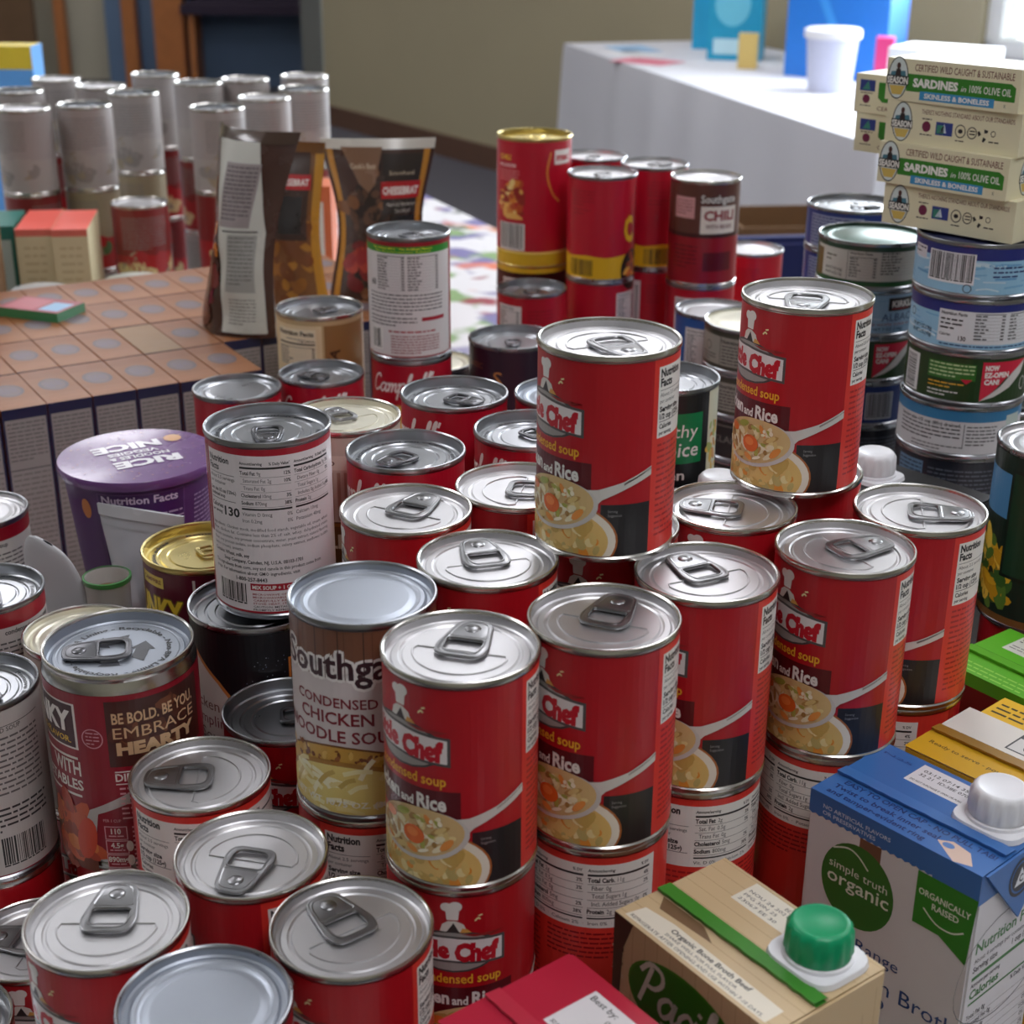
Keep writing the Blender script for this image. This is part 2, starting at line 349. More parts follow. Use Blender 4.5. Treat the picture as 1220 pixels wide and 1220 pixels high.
def chef_art():
    L = Lab()
    L.rect(dg(58), -94.2, dg(252), 0, ORED); L.rect(dg(16), -94.2, dg(58), -68, BLK)
    L.up(); x0, x1 = dg(63), dg(219); L.rect(x0, -38, x1, -3.6, WHT); L.up()
    L.text('Nutrition', x0 + 1.2, -8.6, 3.9, INK, bold=.04, sx=.8); L.text('Facts', x0 + 1.2, -13.2, 3.9, INK, bold=.04, sx=.8)
    L.rect(x0 + 1.2, -15.2, x0 + 22, -14.9, GRY)
    L.text('About 2.5 servings', x0 + 1.2, -18.2, 1.9, (70, 70, 70), w=20); L.text('per container', x0 + 1.2, -21.2, 1.9, (70, 70, 70))
    L.text('Serving size', x0 + 1.2, -25.4, 2.6, INK, bold=.035, w=16); L.text('1/2 cup (125g)', x0 + 1.2, -29, 2.6, INK, bold=.035, w=18); L.rect(x0 + 1.2, -30.4, x0 + 22, -30, GRY)
    L.text('Calories', x0 + 1.2, -33.6, 2.4, INK, bold=.025); L.text('per serving', x0 + 1.2, -36.6, 1.8, INK, bold=.02)
    for cx, rows in ((x0 + 25, (('Total Fat', '2g', '3%'), ('Sat. Fat', '0.5g', '3%'), ('Trans Fat', '0g', ''), ('Cholesterol', '5mg', '2%'), ('Sodium', '800mg', '38%'))),
                     (x0 + 57.5, (('Total Carb.', '11g', '4%'), ('Fiber', '0g', '2%'), ('Total Sugars', '1g', ''), ('Incl. Added Sugars', '0g', '0%'), ('Protein', '2g', '')))):
        L.text('Amount/serving', cx, -7.4, 1.6, INK, bold=.02, shear=.15); L.text('% DV', cx + 30, -7.4, 1.6, INK, bold=.02, align='R')
        L.rect(cx, -9.8, cx + 30.5, -8.7, INK)
        for i, (a, b, c) in enumerate(rows):
            y = -13.0 - i * 4.3; bo = .025 if a[:3] in ('Tot', 'Cho', 'Sod', 'Pro') and 'Sug' not in a else 0
            w = L.text(a, cx + (0 if bo else 2), y, 2.4, INK, bold=bo * 1.5, sx=.8); L.text(b, cx + (0 if bo else 2) + w + 1.2, y, 2.4, (70, 70, 70), sx=.8)
            if c: L.text(c, cx + 30, y, 2.0, INK, bold=.02, align='R')
            L.rect(cx, y - 1.3, cx + 30.5, y - 1.05, GRY)
        L.rect(cx, -33.2, cx + 30.5, -32.4, INK)
    L.text('Vit. D 0%  \u00b7  Calcium 2%  \u00b7  Iron 0%  \u00b7  Potassium 0%', x0 + 25, -36.4, 1.8, INK, w=62)
    L.lines(dg(64), -41, dg(120), 16, 3.0, 1.5, (170, 30, 34), 4); L.lines(dg(128), -41, dg(214), 6, 2.6, 1.3, (150, 24, 30), 8)
    L.bars(dg(226), -90, dg(250), -72, 3)
    # emblem and name
    L.z = 0; L.rect(dg(-92), -66, dg(8), -48, MAR); L.ell(dg(-40), -28.6, 22, 11.2, (70, 66, 66)); L.up(); L.ell(dg(-40), -28.6, 20.5, 10.2, (160, 156, 152))
    L.up(); L.poly([(-48, -20.8), (-24, -20.2), (.6, -22.4), (.6, -36.2), (-24, -34.4), (-48, -34.8)], (84, 80, 80)); L.poly([(0, -19.8), (-8, -19.2), (-5, -21), (-14, -20.6), (-20, -19)], (150, 40, 40))
    L.up(); L.poly([(-47, -22), (-24, -21.4), (-.8, -23.6), (-.8, -34.8), (-24, -33.2), (-47, -33.6)], (232, 226, 226))
    L.up(); L.text('Little', -45.5, -31.8, 8.6, (196, 18, 40), w=21, bold=.06); L.text('Chef', -22.6, -33, 9.0, (196, 18, 40), w=20, bold=.07, rot=-.03)
    hx, hy = dg(-40), -14.2      # plain cook's hat and jacket
    L.ell(hx - 2.4, hy + 9.2, 2.7, 2.3, WHT); L.ell(hx + 1.4, hy + 9.6, 3.0, 2.6, WHT); L.up(); L.poly([(hx - 2.4, hy + 2.6), (hx + 2.6, hy + 2.6), (hx + 3.2, hy + 8.6), (hx - 3.0, hy + 8.6)], WHT)
    L.up(); L.poly([(hx - 5.5, hy - 3.6), (hx + 6.6, hy - 3.6), (hx + 5.0, hy + .4), (hx + 1.6, hy + 2.2), (hx - 2, hy + 2), (hx - 4.4, hy + .2)], (228, 222, 214))
    L.up(); L.poly([(hx - 2.4, hy - 3.6), (hx + 3, hy - 3.6), (hx + .6, hy + 1.2)], (46, 34, 34)); L.poly([(hx + 3.4, hy - 4), (hx + 8.4, hy - 4), (hx + 6.6, hy - 2.2), (hx + 4.4, hy - 1.6)], (222, 164, 84))
    L.stroke([(hx + 10, hy + 2), (hx + 11.2, hy + 3.2), (hx + 12.2, hy + 2.6)], .8, (240, 226, 170)); L.stroke([(hx + 11.6, hy + 4.4), (hx + 13, hy + 4.8)], .8, (240, 226, 170))
    L.text('condensed soup', -1.4, -45.4, 5.0, (240, 178, 48), w=38, align='R', bold=.02)
    L.text('Rice', -1.4, -57.4, 7.0, WHT, w=13.5, align='R', bold=.035); L.text('and', -16.6, -57.2, 4.6, WHT, w=7.2, align='R', bold=.03); L.text('Chicken', -25, -57, 7.0, WHT, w=25, align='R', bold=.035)
    # soup picture
    L.clip = (dg(-95), -94.2, dg(58), 0); L.z = 3
    L.ell(-15, -86.5, 33, 20.5, (176, 104, 50), 40); L.up(); L.ell(-15, -86.5, 32, 19.6, (240, 232, 216), 40); L.up(); L.ell(-15, -87, 28.4, 16.8, (228, 192, 116), 40); L.up()
    L.blobs(-15, -88, 25, 13.5, 60, [(226, 196, 120), (206, 170, 92), (238, 220, 160), (230, 150, 58), (196, 176, 110)], .9, 2.6, 3); L.up()
    L.poly([(-3, -61.5), (8, -60.5), (20, -56.5), (33.7, -50.2), (33.7, -54.6), (20, -60.6), (10, -65.5), (5, -71), (2, -76)], (214, 210, 204)); L.poly([(20, -57.2), (33.7, -50.9), (33.7, -51.7), (20, -58.2)], (150, 140, 132))
    L.ell(-15.5, -71, 24, 13.0, (206, 202, 198), 32, .14); L.up(); L.ell(-16, -70, 22.4, 12.2, (216, 186, 130), 32, .14); L.up()
    L.blobs(-18, -70.6, 20, 9.6, 84, [(240, 230, 194), (232, 212, 150), (222, 196, 128), (238, 226, 182), (176, 176, 84), (232, 150, 70), (246, 238, 212), (190, 150, 84), (168, 128, 66)], .8, 1.8, 11, .14, 3.4)
    L.ell(-16.4, -71.6, 5.4, 4.6, (228, 106, 38), 16); L.up(); L.ell(-17, -70.6, 3.0, 2.2, (242, 138, 66), 12); L.ell(-30, -66, 3.6, 2.4, (226, 120, 48), 12); L.ell(-22, -62, 4.0, 1.8, (164, 168, 70), 10, .3)
    L.clip = None; L.text('Serving', dg(22), -71.5, 1.3, (150, 148, 148)); L.text('Suggestion', dg(22), -73.6, 1.3, (150, 148, 148))
    return L
def nutri(L, x, y, w, h, seed=1, head=True, col=INK):
    """a nutrition table with greeked rows"""
    if head: L.text('Nutrition Facts', x, y - 2.6, 2.0, col, w=min(w, 18), bold=.025)
    r = random.Random(seed); yy = y - (5 if head else 1.5); L.rect(x, yy, x + w, yy + .5, col)
    while yy - 2.2 > y - h:
        L.lines(x, yy - .6, x + w * r.uniform(.45, .75), 1, 2, 1.3, (60, 58, 60), r.randrange(99)); L.rect(x + w - 3, yy - 1.5, x + w - .5, yy - .5, (60, 58, 60)); L.rect(x, yy - 2.1, x + w, yy - 1.95, GRY); yy -= 2.3
def camp_back():      # white information side of a red-and-white soup can; x=0 is the left edge of the table
    L = Lab(); CR = (166, 22, 42)
    L.rect(-6, -93, 98, -3.6, (226, 218, 220)); L.rect(-6, -3.6, 98, 0, CR); L.rect(-7.5, -52, -1.2, -2, CR); L.up()
    L.text('Nutrition', 0, -9.6, 3.6, INK, bold=.025); L.text('Facts', 0, -14.2, 3.6, INK, bold=.025); L.rect(0, -16.2, 19, -15.9, GRY)
    L.text('About 2.5 servings', 0, -19, 2.0, (80, 76, 78), w=19); L.text('per container', 0, -22, 2.0, (80, 76, 78), w=13)
    L.text('Serv. size 1/2 cup (120mL)', 0, -26.4, 2.0, INK, w=19.5, bold=.02); L.text('condensed soup', 0, -29.2, 2.0, INK, w=12, bold=.02); L.rect(0, -31, 19, -30.6, GRY)
    L.text('Calories', 0, -35.6, 2.6, INK, w=10, bold=.02); L.text('per serving', 0, -38.6, 1.8, INK, w=9, bold=.02); L.text('130', 11, -38.8, 5.0, INK, w=10, bold=.03)
    for cx, cw, rows in ((22.5, 27, (('Total Fat', ' 9g', '12%'), ('  Saturated Fat', ' 2g', '10%'), ('  Trans Fat', ' 0g', ''), ('Cholesterol', ' 10mg', '3%'), ('Sodium', ' 870mg', '38%'))),
                         (51.5, 25, (('Total Carbohydrate', ' 9g', '3%'), ('  Dietary Fiber', ' 0g', '0%'), ('  Total Sugars', ' 1g', ''), ('    Includes 0g Added Sugars', '', '0%'), ('Protein', ' 2g', '')))):
        L.text('Amount/serving', cx, -8.6, 1.6, INK, bold=.02); L.text('% Daily Value*', cx + cw, -8.6, 1.6, INK, bold=.02, align='R'); L.rect(cx, -10.9, cx + cw, -9.8, INK)
        for i, (a, b, c) in enumerate(rows):
            y = -14.2 - i * 4.2; bo = .022 if a[0] != ' ' else 0
            ind = 0 if bo else 1.6; w = L.text(a.strip(), cx + ind, y, 2.1, INK if bo else (70, 66, 70), bold=bo, sx=.78)
            if b: L.text(b.strip(), cx + ind + w + .9, y, 2.1, (80, 76, 80), sx=.78)
            if c: L.text(c, cx + cw, y, 2.0, INK, bold=.02, align='R')
            L.rect(cx, y - 1.25, cx + cw, y - 1.05, GRY)
        L.rect(cx, -34.0, cx + cw, -33.0, INK)
    L.text('Vitamin D 0mcg', 22.5, -37.4, 2.1, (70, 66, 70)); L.text('0%', 49.5, -37.4, 2.1, (70, 66, 70), align='R'); L.text('Iron 0.2mg', 22.5, -41.2, 2.1, (70, 66, 70)); L.text('0%', 49.5, -41.2, 2.1, (70, 66, 70), align='R')
    L.text('Calcium 10mg', 51.5, -37.4, 2.1, (70, 66, 70)); L.text('Potassium 40mg', 51.5, -41.2, 2.1, (70, 66, 70))
    T = ['Ingredients: Chicken stock, modified food starch, vegetable oil, cream, wheat', 'flour, chicken fat. Contains less than 2% of: salt, whey, dehydrated cream,', 'calcium caseinate, soy protein concentrate, water, yeast extract, natural flavoring,', 'flour, soy protein isolate, sodium phosphate, celery extract, sunflower lecithin,', 'butter (cream), annatto.']
    for i, t in enumerate(T): L.text(t, 0, -46 - i * 3.0, 1.9, (52, 48, 52), w=74 if i < 4 else 22, res=1)
    L.text('Contains: Wheat, milk, soy', 0, -61.6, 2.0, INK, w=25, bold=.02); L.text('Soup Company, Camden, NJ, U.S.A. 08103-1701', 8, -65, 2.0, INK, w=46, bold=.02); L.text('The ingredients from corn, soy and canola in this product come from', 0, -68.4, 2.0, INK, w=66, bold=.015, res=1)
    L.text('crops. For information about GMO ingredients, visit', 0, -71.6, 2.0, INK, w=52, bold=.015, res=1); L.text('1-800-257-8443', 16, -75.4, 2.2, INK, w=18, bold=.025)
    L.bars(2, -91, 23, -76.5, 7, (226, 218, 220)); L.rect(24.5, -80.6, 77, -76.6, CR); L.up(); L.text('MIX SOUP + 1 CAN WATER', 25.5, -79.8, 2.2, WHT, w=36, bold=.03)
    for i, t in enumerate(('MICROWAVE ON HIGH', 'MICROWAVABLE BOWL', 'CAREFULLY REMOVE', 'STOVE: HEAT, STIRRING', 'CAUTION: METAL EDGES', 'PROMPTLY REFRIGERATE')): L.text(t, 25.5, -83.4 - i * 1.85, 1.2, (150, 30, 44) if i < 4 else INK, w=26, bold=.01, res=1)
    return L
def camp_front():     # red upper half with white script, x=0 at the left end of the script
    L = Lab(); CR = (172, 16, 40)
    L.rect(-60, -90, 150, -47, (232, 226, 220)); L.up()
    for k in (0, 104):
        L.script("Campbell's", k - 2, -24, 7.2, 1.5, (236, 230, 226), .3, .06); L.ell(k + 26, -47, 13, 13, (190, 150, 60)); L.up(); L.ell(k + 26, -47, 11, 11, (222, 190, 96)); L.z -= 1
        L.text('SOUP', k + 26, -80, 9, (172, 16, 40), w=40, align='C', bold=.03); L.text('CONDENSED', k + 26, -36, 2.4, (214, 180, 90), w=20, align='C', bold=.02)
    return L
def green_band_back():
    L = Lab(); CR = (150, 20, 36)
    L.rect(-24, -93, 72, -9, (222, 218, 218)); L.rect(-24, -9, 72, -3.4, (44, 140, 40)); L.rect(72, -30, 82, -2, CR); L.up()
    L.text('No Added MSG * No Artificial Flavors', -2, -5.8, 1.7, (226, 226, 60), w=52, bold=.02); L.text('No Preservatives Added', 0, -8.2, 1.5, (226, 226, 60), w=48)
    nutri(L, 2, -10, 25, 30, 2, False); nutri(L, 29, -10, 27, 30, 5, False); L.text('60', -6, -36, 5, INK, bold=.03)
    L.lines(-8, -42, 60, 6, 3, 1.4, (60, 58, 60), 4); L.lines(-8, -61, 36, 3, 3, 1.4, INK, 6); L.rect(40, -64, 62, -61, (170, 20, 44)); L.bars(-7, -89, 6, -71, 5)
    L.lines(12, -72, 52, 1, 3, 1.8, (170, 20, 44), 3, 1); L.lines(14, -76, 56, 7, 2.3, 1.2, (150, 40, 44), 9)
    return L
def southgate_art():   # x=0 at the left end of the big name
    L = Lab(); WD = (120, 78, 56)
    L.rect(-100, -24, 106, 0, WD)
    L.up()
    for i in range(-9, 10): L.rect(i * 11.5, -24, i * 11.5 + .6, 0, (74, 46, 34)); L.rect(i * 11.5 + 3 + (i % 3), -24, i * 11.5 + 3.4 + (i % 3), 0, (98, 62, 44))
    L.halo('Southgate', 1.4, -23.6, 13.2, (240, 236, 234), 70, 1.5, bold=.02); L.text('Southgate', 1.4, -23.6, 13.2, (58, 22, 32), w=70, bold=.02); L.up()
    CR = (128, 18, 36)
    L.text('CONDENSED', 31, -38.4, 5.0, CR, w=42, align='C', bold=.015); L.text('CHICKEN', 31, -47, 6.2, CR, w=38, align='C', bold=.02); L.text('NOODLE SOUP', 31, -56.2, 6.2, CR, w=62, align='C', bold=.02)
    L.clip = (-6, -93.5, 74, -57); L.ell(34, -84, 42, 26, (120, 74, 26), 40); L.up(); L.ell(34, -84, 41, 25, (206, 158, 62), 40); L.up()
    L.blobs(34, -66, 34, 5, 60, [(120, 64, 24), (150, 88, 34), (226, 184, 92)], .5, 1.3, 8); L.ell(34, -86, 37, 20, (170, 120, 44), 40); L.up(); L.ell(34, -87, 35.5, 18.6, (232, 210, 124), 40); L.up()
    r = random.Random(4)
    for i in range(34):
        x, y = r.uniform(4, 60), r.uniform(-93, -72); a = r.uniform(-.5, 1.1); l = r.uniform(6, 13); L.z += .15
        L.stroke([(x, y), (x + l * .5 * math.cos(a) , y + l * .5 * math.sin(a) + 1), (x + l * math.cos(a), y + l * math.sin(a))], 2.3, r.choice([(246, 236, 180), (236, 218, 148), (250, 242, 204), (206, 176, 92)]))
    L.z += 2; L.clip = None; L.text('NET WT 10.75 OZ. (305g)', 4, -89.6, 3.1, (244, 240, 226), w=58, bold=.02)
    return L
def chunky_art():      # x=0 at the right edge of the name badge
    L = Lab(); CR = (150, 14, 38); W2 = (232, 222, 214)
    L.rect(15, -40, 70, -3, (70, 34, 28)); L.rect(-80, -32, -1, -6, (228, 220, 214)); L.rect(-80, -104, 3, -66, (112, 50, 24)); L.up()
    L.rect(-78, -31, -2.4, -7, (56, 14, 26)); L.blobs(43, -20, 24, 14, 26, [(96, 52, 36), (84, 42, 30), (120, 70, 46)], 1, 3.4, 6)
    L.text('CHUNKY', -4, -22, 11.5, (240, 236, 232), w=60, align='R', bold=.045); L.text('BIG FLAVOR.', -5, -28.5, 3.4, (230, 190, 60), w=30, align='R', bold=.02)
    L.ring(7.4, -24, 5.6, 5.6, .6, (214, 150, 160)); L.lines(4.0, -20.6, 11, 4, 2.0, 1.0, (214, 150, 160), 2)
    CT = (214, 176, 136)
    L.text('BE BOLD. BE YOU.', 18, -15.5, 6.0, CT, w=46, bold=.025); L.text('EMBRACE', 18, -24, 6.4, CT, w=46, bold=0); L.text('HEARTY', 19, -33, 6.6, CT, w=44, bold=.06)
    L.rect(17, -43.2, 70, -42.5, W2); L.text('DIRECTIONS', 17, -48.2, 4.4, W2, w=32, bold=.025); L.rect(17, -50.2, 70, -49.6, W2)
    L.lines(18.5, -52, 58, 7, 2.9, 1.5, (226, 170, 176), 3); L.lines(22.5, -75, 58, 11, 2.7, 1.5, (226, 170, 176), 9)
    L.text('WITH', -1, -47, 8.4, W2, w=20, align='R', bold=.02); L.text('VEGETABLES', -.5, -55.5, 6.0, W2, w=44, align='R', bold=.025); L.rect(-40, -37.8, -2, -36.4, W2); L.rect(-40, -59.8, -2, -58.4, W2)
    L.poly([(23, -55), (23, -61), (6, -68), (4, -80), (-2, -68)], (186, 182, 178)); L.blobs(-12, -84, 14, 20, 40, [(200, 84, 36), (150, 60, 28), (216, 120, 50), (176, 60, 30)], 1.6, 5, 4); L.ell(-2, -84, 6, 13, (206, 66, 28), 16, -.2); L.up()
    L.text('PER 1 CUP', 13, -72, 1.7, (226, 170, 176), w=9, align='C'); 
    for i, t in enumerate(('110', '4.5g', '890mg', '3g')):
        y = -78 - i * 8.4; L.rect(8.6, y - 4.6, 20, y + 3.4, (226, 170, 176)); L.up(); L.rect(9.1, y - 4.1, 19.5, y + 2.9, CR); L.up(); L.text(t, 14.3, y - 1, 3.2, W2, align='C', bold=.03); L.lines(10.5, y - 2, 18, 1, 2, 1, (226, 170, 176), i, 1)
        if i: L.ell(20.6, y, 1.8, 3.2, W2); L.up(); L.z -= 1
    return L
def gold_chunky_art():
    L = Lab(); L.rect(-40, -110, 44, 0, (92, 12, 40)); L.up(); L.rect(-9, -11, 12, -4, (216, 190, 84)); L.rect(31, -110, 32.6, -3, (220, 214, 208)); L.up(); L.text('CAMPFIRE', 1.4, -8.6, 2.6, (120, 50, 40), w=18, align='C', bold=.02)
    L.halo('CHUNKY', 24.4, -32.4, 15, (120, 96, 30), 60, .9, 'R', .045); L.text('CHUNKY', 24.4, -32.4, 15, (238, 206, 60), w=60, align='R', bold=.045)
    L.text('BEEF CHILI', 20, -46, 6, (236, 228, 214), w=40, align='R', bold=.02)
    return L
def black_art():       # x=0 where the white swoosh ends on the right
    L = Lab(); r = random.Random(2)
    for i in range(60): L.ell(r.uniform(-4, 19), r.uniform(-70, -14), .35, .35, r.choice([(110, 120, 150), (70, 74, 90), (150, 150, 160)]), 6)
    L.poly([(-60, -6), (-40, -14), (-20, -30), (-6, -46), (0, -58), (0, -112), (-60, -112)], (196, 120, 60)); L.up(); L.poly([(-61, -8), (-41, -16), (-21, -32), (-7.4, -48), (-1.6, -60), (-1.6, -112), (-61, -112)], (206, 196, 188)); L.up()
    L.text('Chicken &', -12, -50, 7, (112, 56, 40), w=40, align='R', bold=.0); L.text('&', -9.5, -50, 7, (200, 84, 40), align='R', bold=.03); L.text('Dumpling', -13, -60, 7, (120, 40, 48), w=36, align='R'); L.text('Soup', -18, -70, 7, (90, 52, 50), w=20, align='R')
    L.rect(20, -66, 46, -16, (206, 116, 50)); L.up(); L.rect(21.4, -64.6, 44.6, -17.4, (44, 26, 22)); L.up(); L.rect(22.4, -63.6, 43.6, -18.4, (196, 108, 46)); L.up(); L.lines(24, -22, 42, 9, 4.6, 2.6, (60, 30, 20), 2)
    return L
def tan_art():
    L = Lab(); L.rect(-60, -20, 60, -11, (226, 218, 204)); L.up()
    L.text('INSPIRED', 20, -17.4, 3.4, (110, 90, 80), w=32, align='R')
    for i in range(-12, 12): L.rect(i * 4.2, -52, i * 4.2 + 2.0, -21.5, (176, 150, 132))
    L.rect(-60, -95, 60, -53, (112, 72, 36)); L.up(); L.rect(-60, -56, 60, -54, (150, 96, 40)); L.rect(-60, -82, 60, -80.6, (190, 140, 60)); L.text('SIMPLE', 27, -70, 9, (226, 206, 176), w=44, align='R', bold=.03)
    return L
def text_back_art():
    L = Lab(); L.rect(-60, -96, 60, 0, (200, 194, 190)); L.up(); L.text('CONDENSED SOUP', -8, -12, 2.6, (70, 66, 66), w=30, bold=.01)
    L.rect(-40, -9, 36, -8.6, (60, 58, 58)); L.lines(-40, -15, 34, 12, 3.2, 1.6, (104, 98, 98), 5); L.lines(-40, -56, 34, 5, 3.2, 1.8, (50, 46, 48), 8); L.bars(2, -93, 30, -73, 12, (200, 194, 190))
    return L
def white_art():
    L = Lab(); CR = (150, 18, 36); L.rect(-90, -9, 90, 0, CR); L.up(); L.text('condensed tomato soup', 0, -13.4, 3, INK, w=36, align='C', bold=.02); L.lines(-30, -18, 30, 6, 3, 1.5, (90, 88, 88), 3); return L
def purple_can_art():
    L = Lab(); L.text('CLASSIC', -13, -17, 5.0, (150, 104, 66), w=22, align='C'); L.text('S', 9, -30, 13, (206, 140, 74), w=8, align='L'); L.text('BEANS', -4, -48, 9, (206, 140, 74), w=40, align='C'); L.rect(-60, -64, 60, -62, (150, 104, 66)); return L
def beige_art():
    L = Lab(); L.rect(-34, -112, 20, -4, (226, 206, 164)); L.up(); L.rect(-24, -40, 15, -7, (232, 220, 190)); L.up(); L.text('Nutrition Facts', -23, -13, 4.0, INK, w=36, bold=.03); L.lines(-14, -16, 6, 1, 2, 1, GRY, 3, 1); L.rect(-23, -21, 14, -19.6, INK); L.text('1 cup (240mL)', 14, -18.4, 2, INK, align='R', w=15, bold=.02)
    nutri(L, -23, -22, 37, 18, 3, False); L.rect(22, -112, 70, -4, (150, 112, 66)); L.up(); L.text('EVA', 27, -48, 8, (66, 40, 24), w=24, bold=.03, rot=1.2); L.blobs(46, -70, 14, 20, 20, [(176, 130, 70), (120, 84, 44), (206, 170, 110)], 2, 5, 3); return L
def chili_tall_art():
    L = Lab(); L.rect(-60, -130, 60, -110, (214, 176, 40)); L.up(); L.rect(-60, -110, 60, -108, (240, 216, 120))
    L.text('CHILI', -24, -18, 5.0, (236, 190, 50), w=16, bold=.03); L.text('MACARONI', -24, -25, 3.6, (240, 210, 210), w=22, bold=.02); L.lines(-24, -28, 2, 4, 3, 1.5, (226, 140, 140), 3)
    L.clip = (-26, -76, 8, -36); L.blobs(-8, -58, 17, 18, 46, [(214, 130, 50), (190, 80, 40), (232, 176, 90), (150, 40, 34), (240, 206, 130)], 1.8, 5, 9); L.clip = None; L.z += 1
    L.bars(-24, -107, 8, -80, 4); L.stroke([(34, -10), (30, -30), (36, -50), (44, -58)], 2.2, (214, 130, 60)); L.rect(38, -22, 60, -8, (236, 230, 226)); L.up(); L.text('mac', 40, -18, 7, (190, 22, 44), w=18, bold=.04)
    return L
def red_yellow_art():
    L = Lab(); YL = (226, 178, 30); L.poly([(-60, -95), (62, -95), (62, -73), (40, -72), (20, -74), (0, -72), (-20, -74), (-40, -72), (-60, -73)], YL); L.up()
    L.lines(-18, -10, 8, 5, 3.2, 1.5, (150, 20, 34), 3); L.lines(-16, -28, 6, 2, 3.4, 1.5, (150, 20, 34), 9); L.bars(-20, -93, 8, -76, 5, YL, (50, 40, 20), .8, False)
    L.text('C', 40, -60, 24, (240, 190, 40), w=14, bold=.05, rot=.1); L.ell(52, -88, 16, 20, (40, 30, 26), 24); L.up(); L.clip = (30, -95, 80, -70); L.blobs(54, -86, 11, 12, 24, [(214, 100, 40), (236, 176, 80), (150, 60, 30)], 2, 4, 4); L.clip = None
    return L
def red_plain_art():
    L = Lab(); L.rect(-26, -60, 2, -8, (222, 214, 212)); L.up(); nutri(L, -24, -9, 24, 46, 4); L.lines(8, -12, 34, 6, 3.4, 1.6, (140, 16, 30), 5); L.text('C', 44, -50, 24, (236, 186, 40), w=14, bold=.05); L.rect(40, -95, 90, -72, (224, 176, 36)); return L
def chili_can_art():
    L = Lab(); L.rect(-90, -46, 90, 0, (92, 52, 42)); L.rect(-90, -50, 90, -46, (60, 26, 24)); L.up(); L.rect(-34, -32, -12, -12, (206, 150, 150)); L.lines(-32, -15, -14, 5, 3, 1.5, (120, 60, 60), 2)
    L.halo('Southgate', -6.4, -16.6, 7.4, (30, 26, 26), 36.6, .7, bold=.02); L.text('Southgate', -6.4, -16.6, 7.4, (222, 214, 206), w=36.6, bold=.02); L.rect(-6, -46, 32, -20, (226, 216, 204)); L.up(); L.text('CHILI', 13, -33, 9, (140, 24, 34), w=32, align='C', bold=.04); L.text('WITH BEANS', 13, -41, 4, (120, 60, 50), w=28, align='C', bold=.02)
    L.rect(-2, -82, 28, -64, (96, 12, 24)); L.lines(-34, -58, -8, 6, 4, 2, (100, 14, 24), 5); return L
def healthy_art():     # x=0 centre of the green square
    L = Lab(); L.rect(30, -95, 46, 0, (220, 222, 196)); L.up(); L.blobs(38, -50, 6, 44, 40, [(236, 196, 90), (214, 150, 70), (176, 190, 110), (240, 232, 200)], 1.2, 3, 7); L.rect(-24, -46, 24, -12, (18, 126, 72)); L.up()
    L.text('Healthy', 0, -28, 9, WHT, w=40, align='C', shear=.1); L.text('Choice', 2, -41, 10, WHT, w=38, align='C', bold=.01, shear=.1); L.text('Chicken', 12, -57, 7, WHT, w=40, align='R', bold=.02); L.text('Noodle Soup', 24, -69, 7, WHT, w=52, align='R', bold=.02); L.rect(4, -75, 20, -74.2, WHT); return L
def corn_art():
    L = Lab(); L.rect(-60, -40, 10, -12, (74, 140, 190)); L.blobs(-26, -76, 20, 22, 60, [(226, 184, 40), (206, 160, 30), (240, 210, 80), (90, 130, 50), (60, 104, 44)], 2.4, 5.6, 3); L.z += 1; L.rect(-14, -76, 40, -8, (16, 34, 26)); L.up(); L.rect(-12, -74, 40, -10, (22, 60, 40)); L.rect(-60, -106, 60, -101, (120, 84, 40)); L.rect(-52, -98, -44, -84, (190, 190, 176)); return L
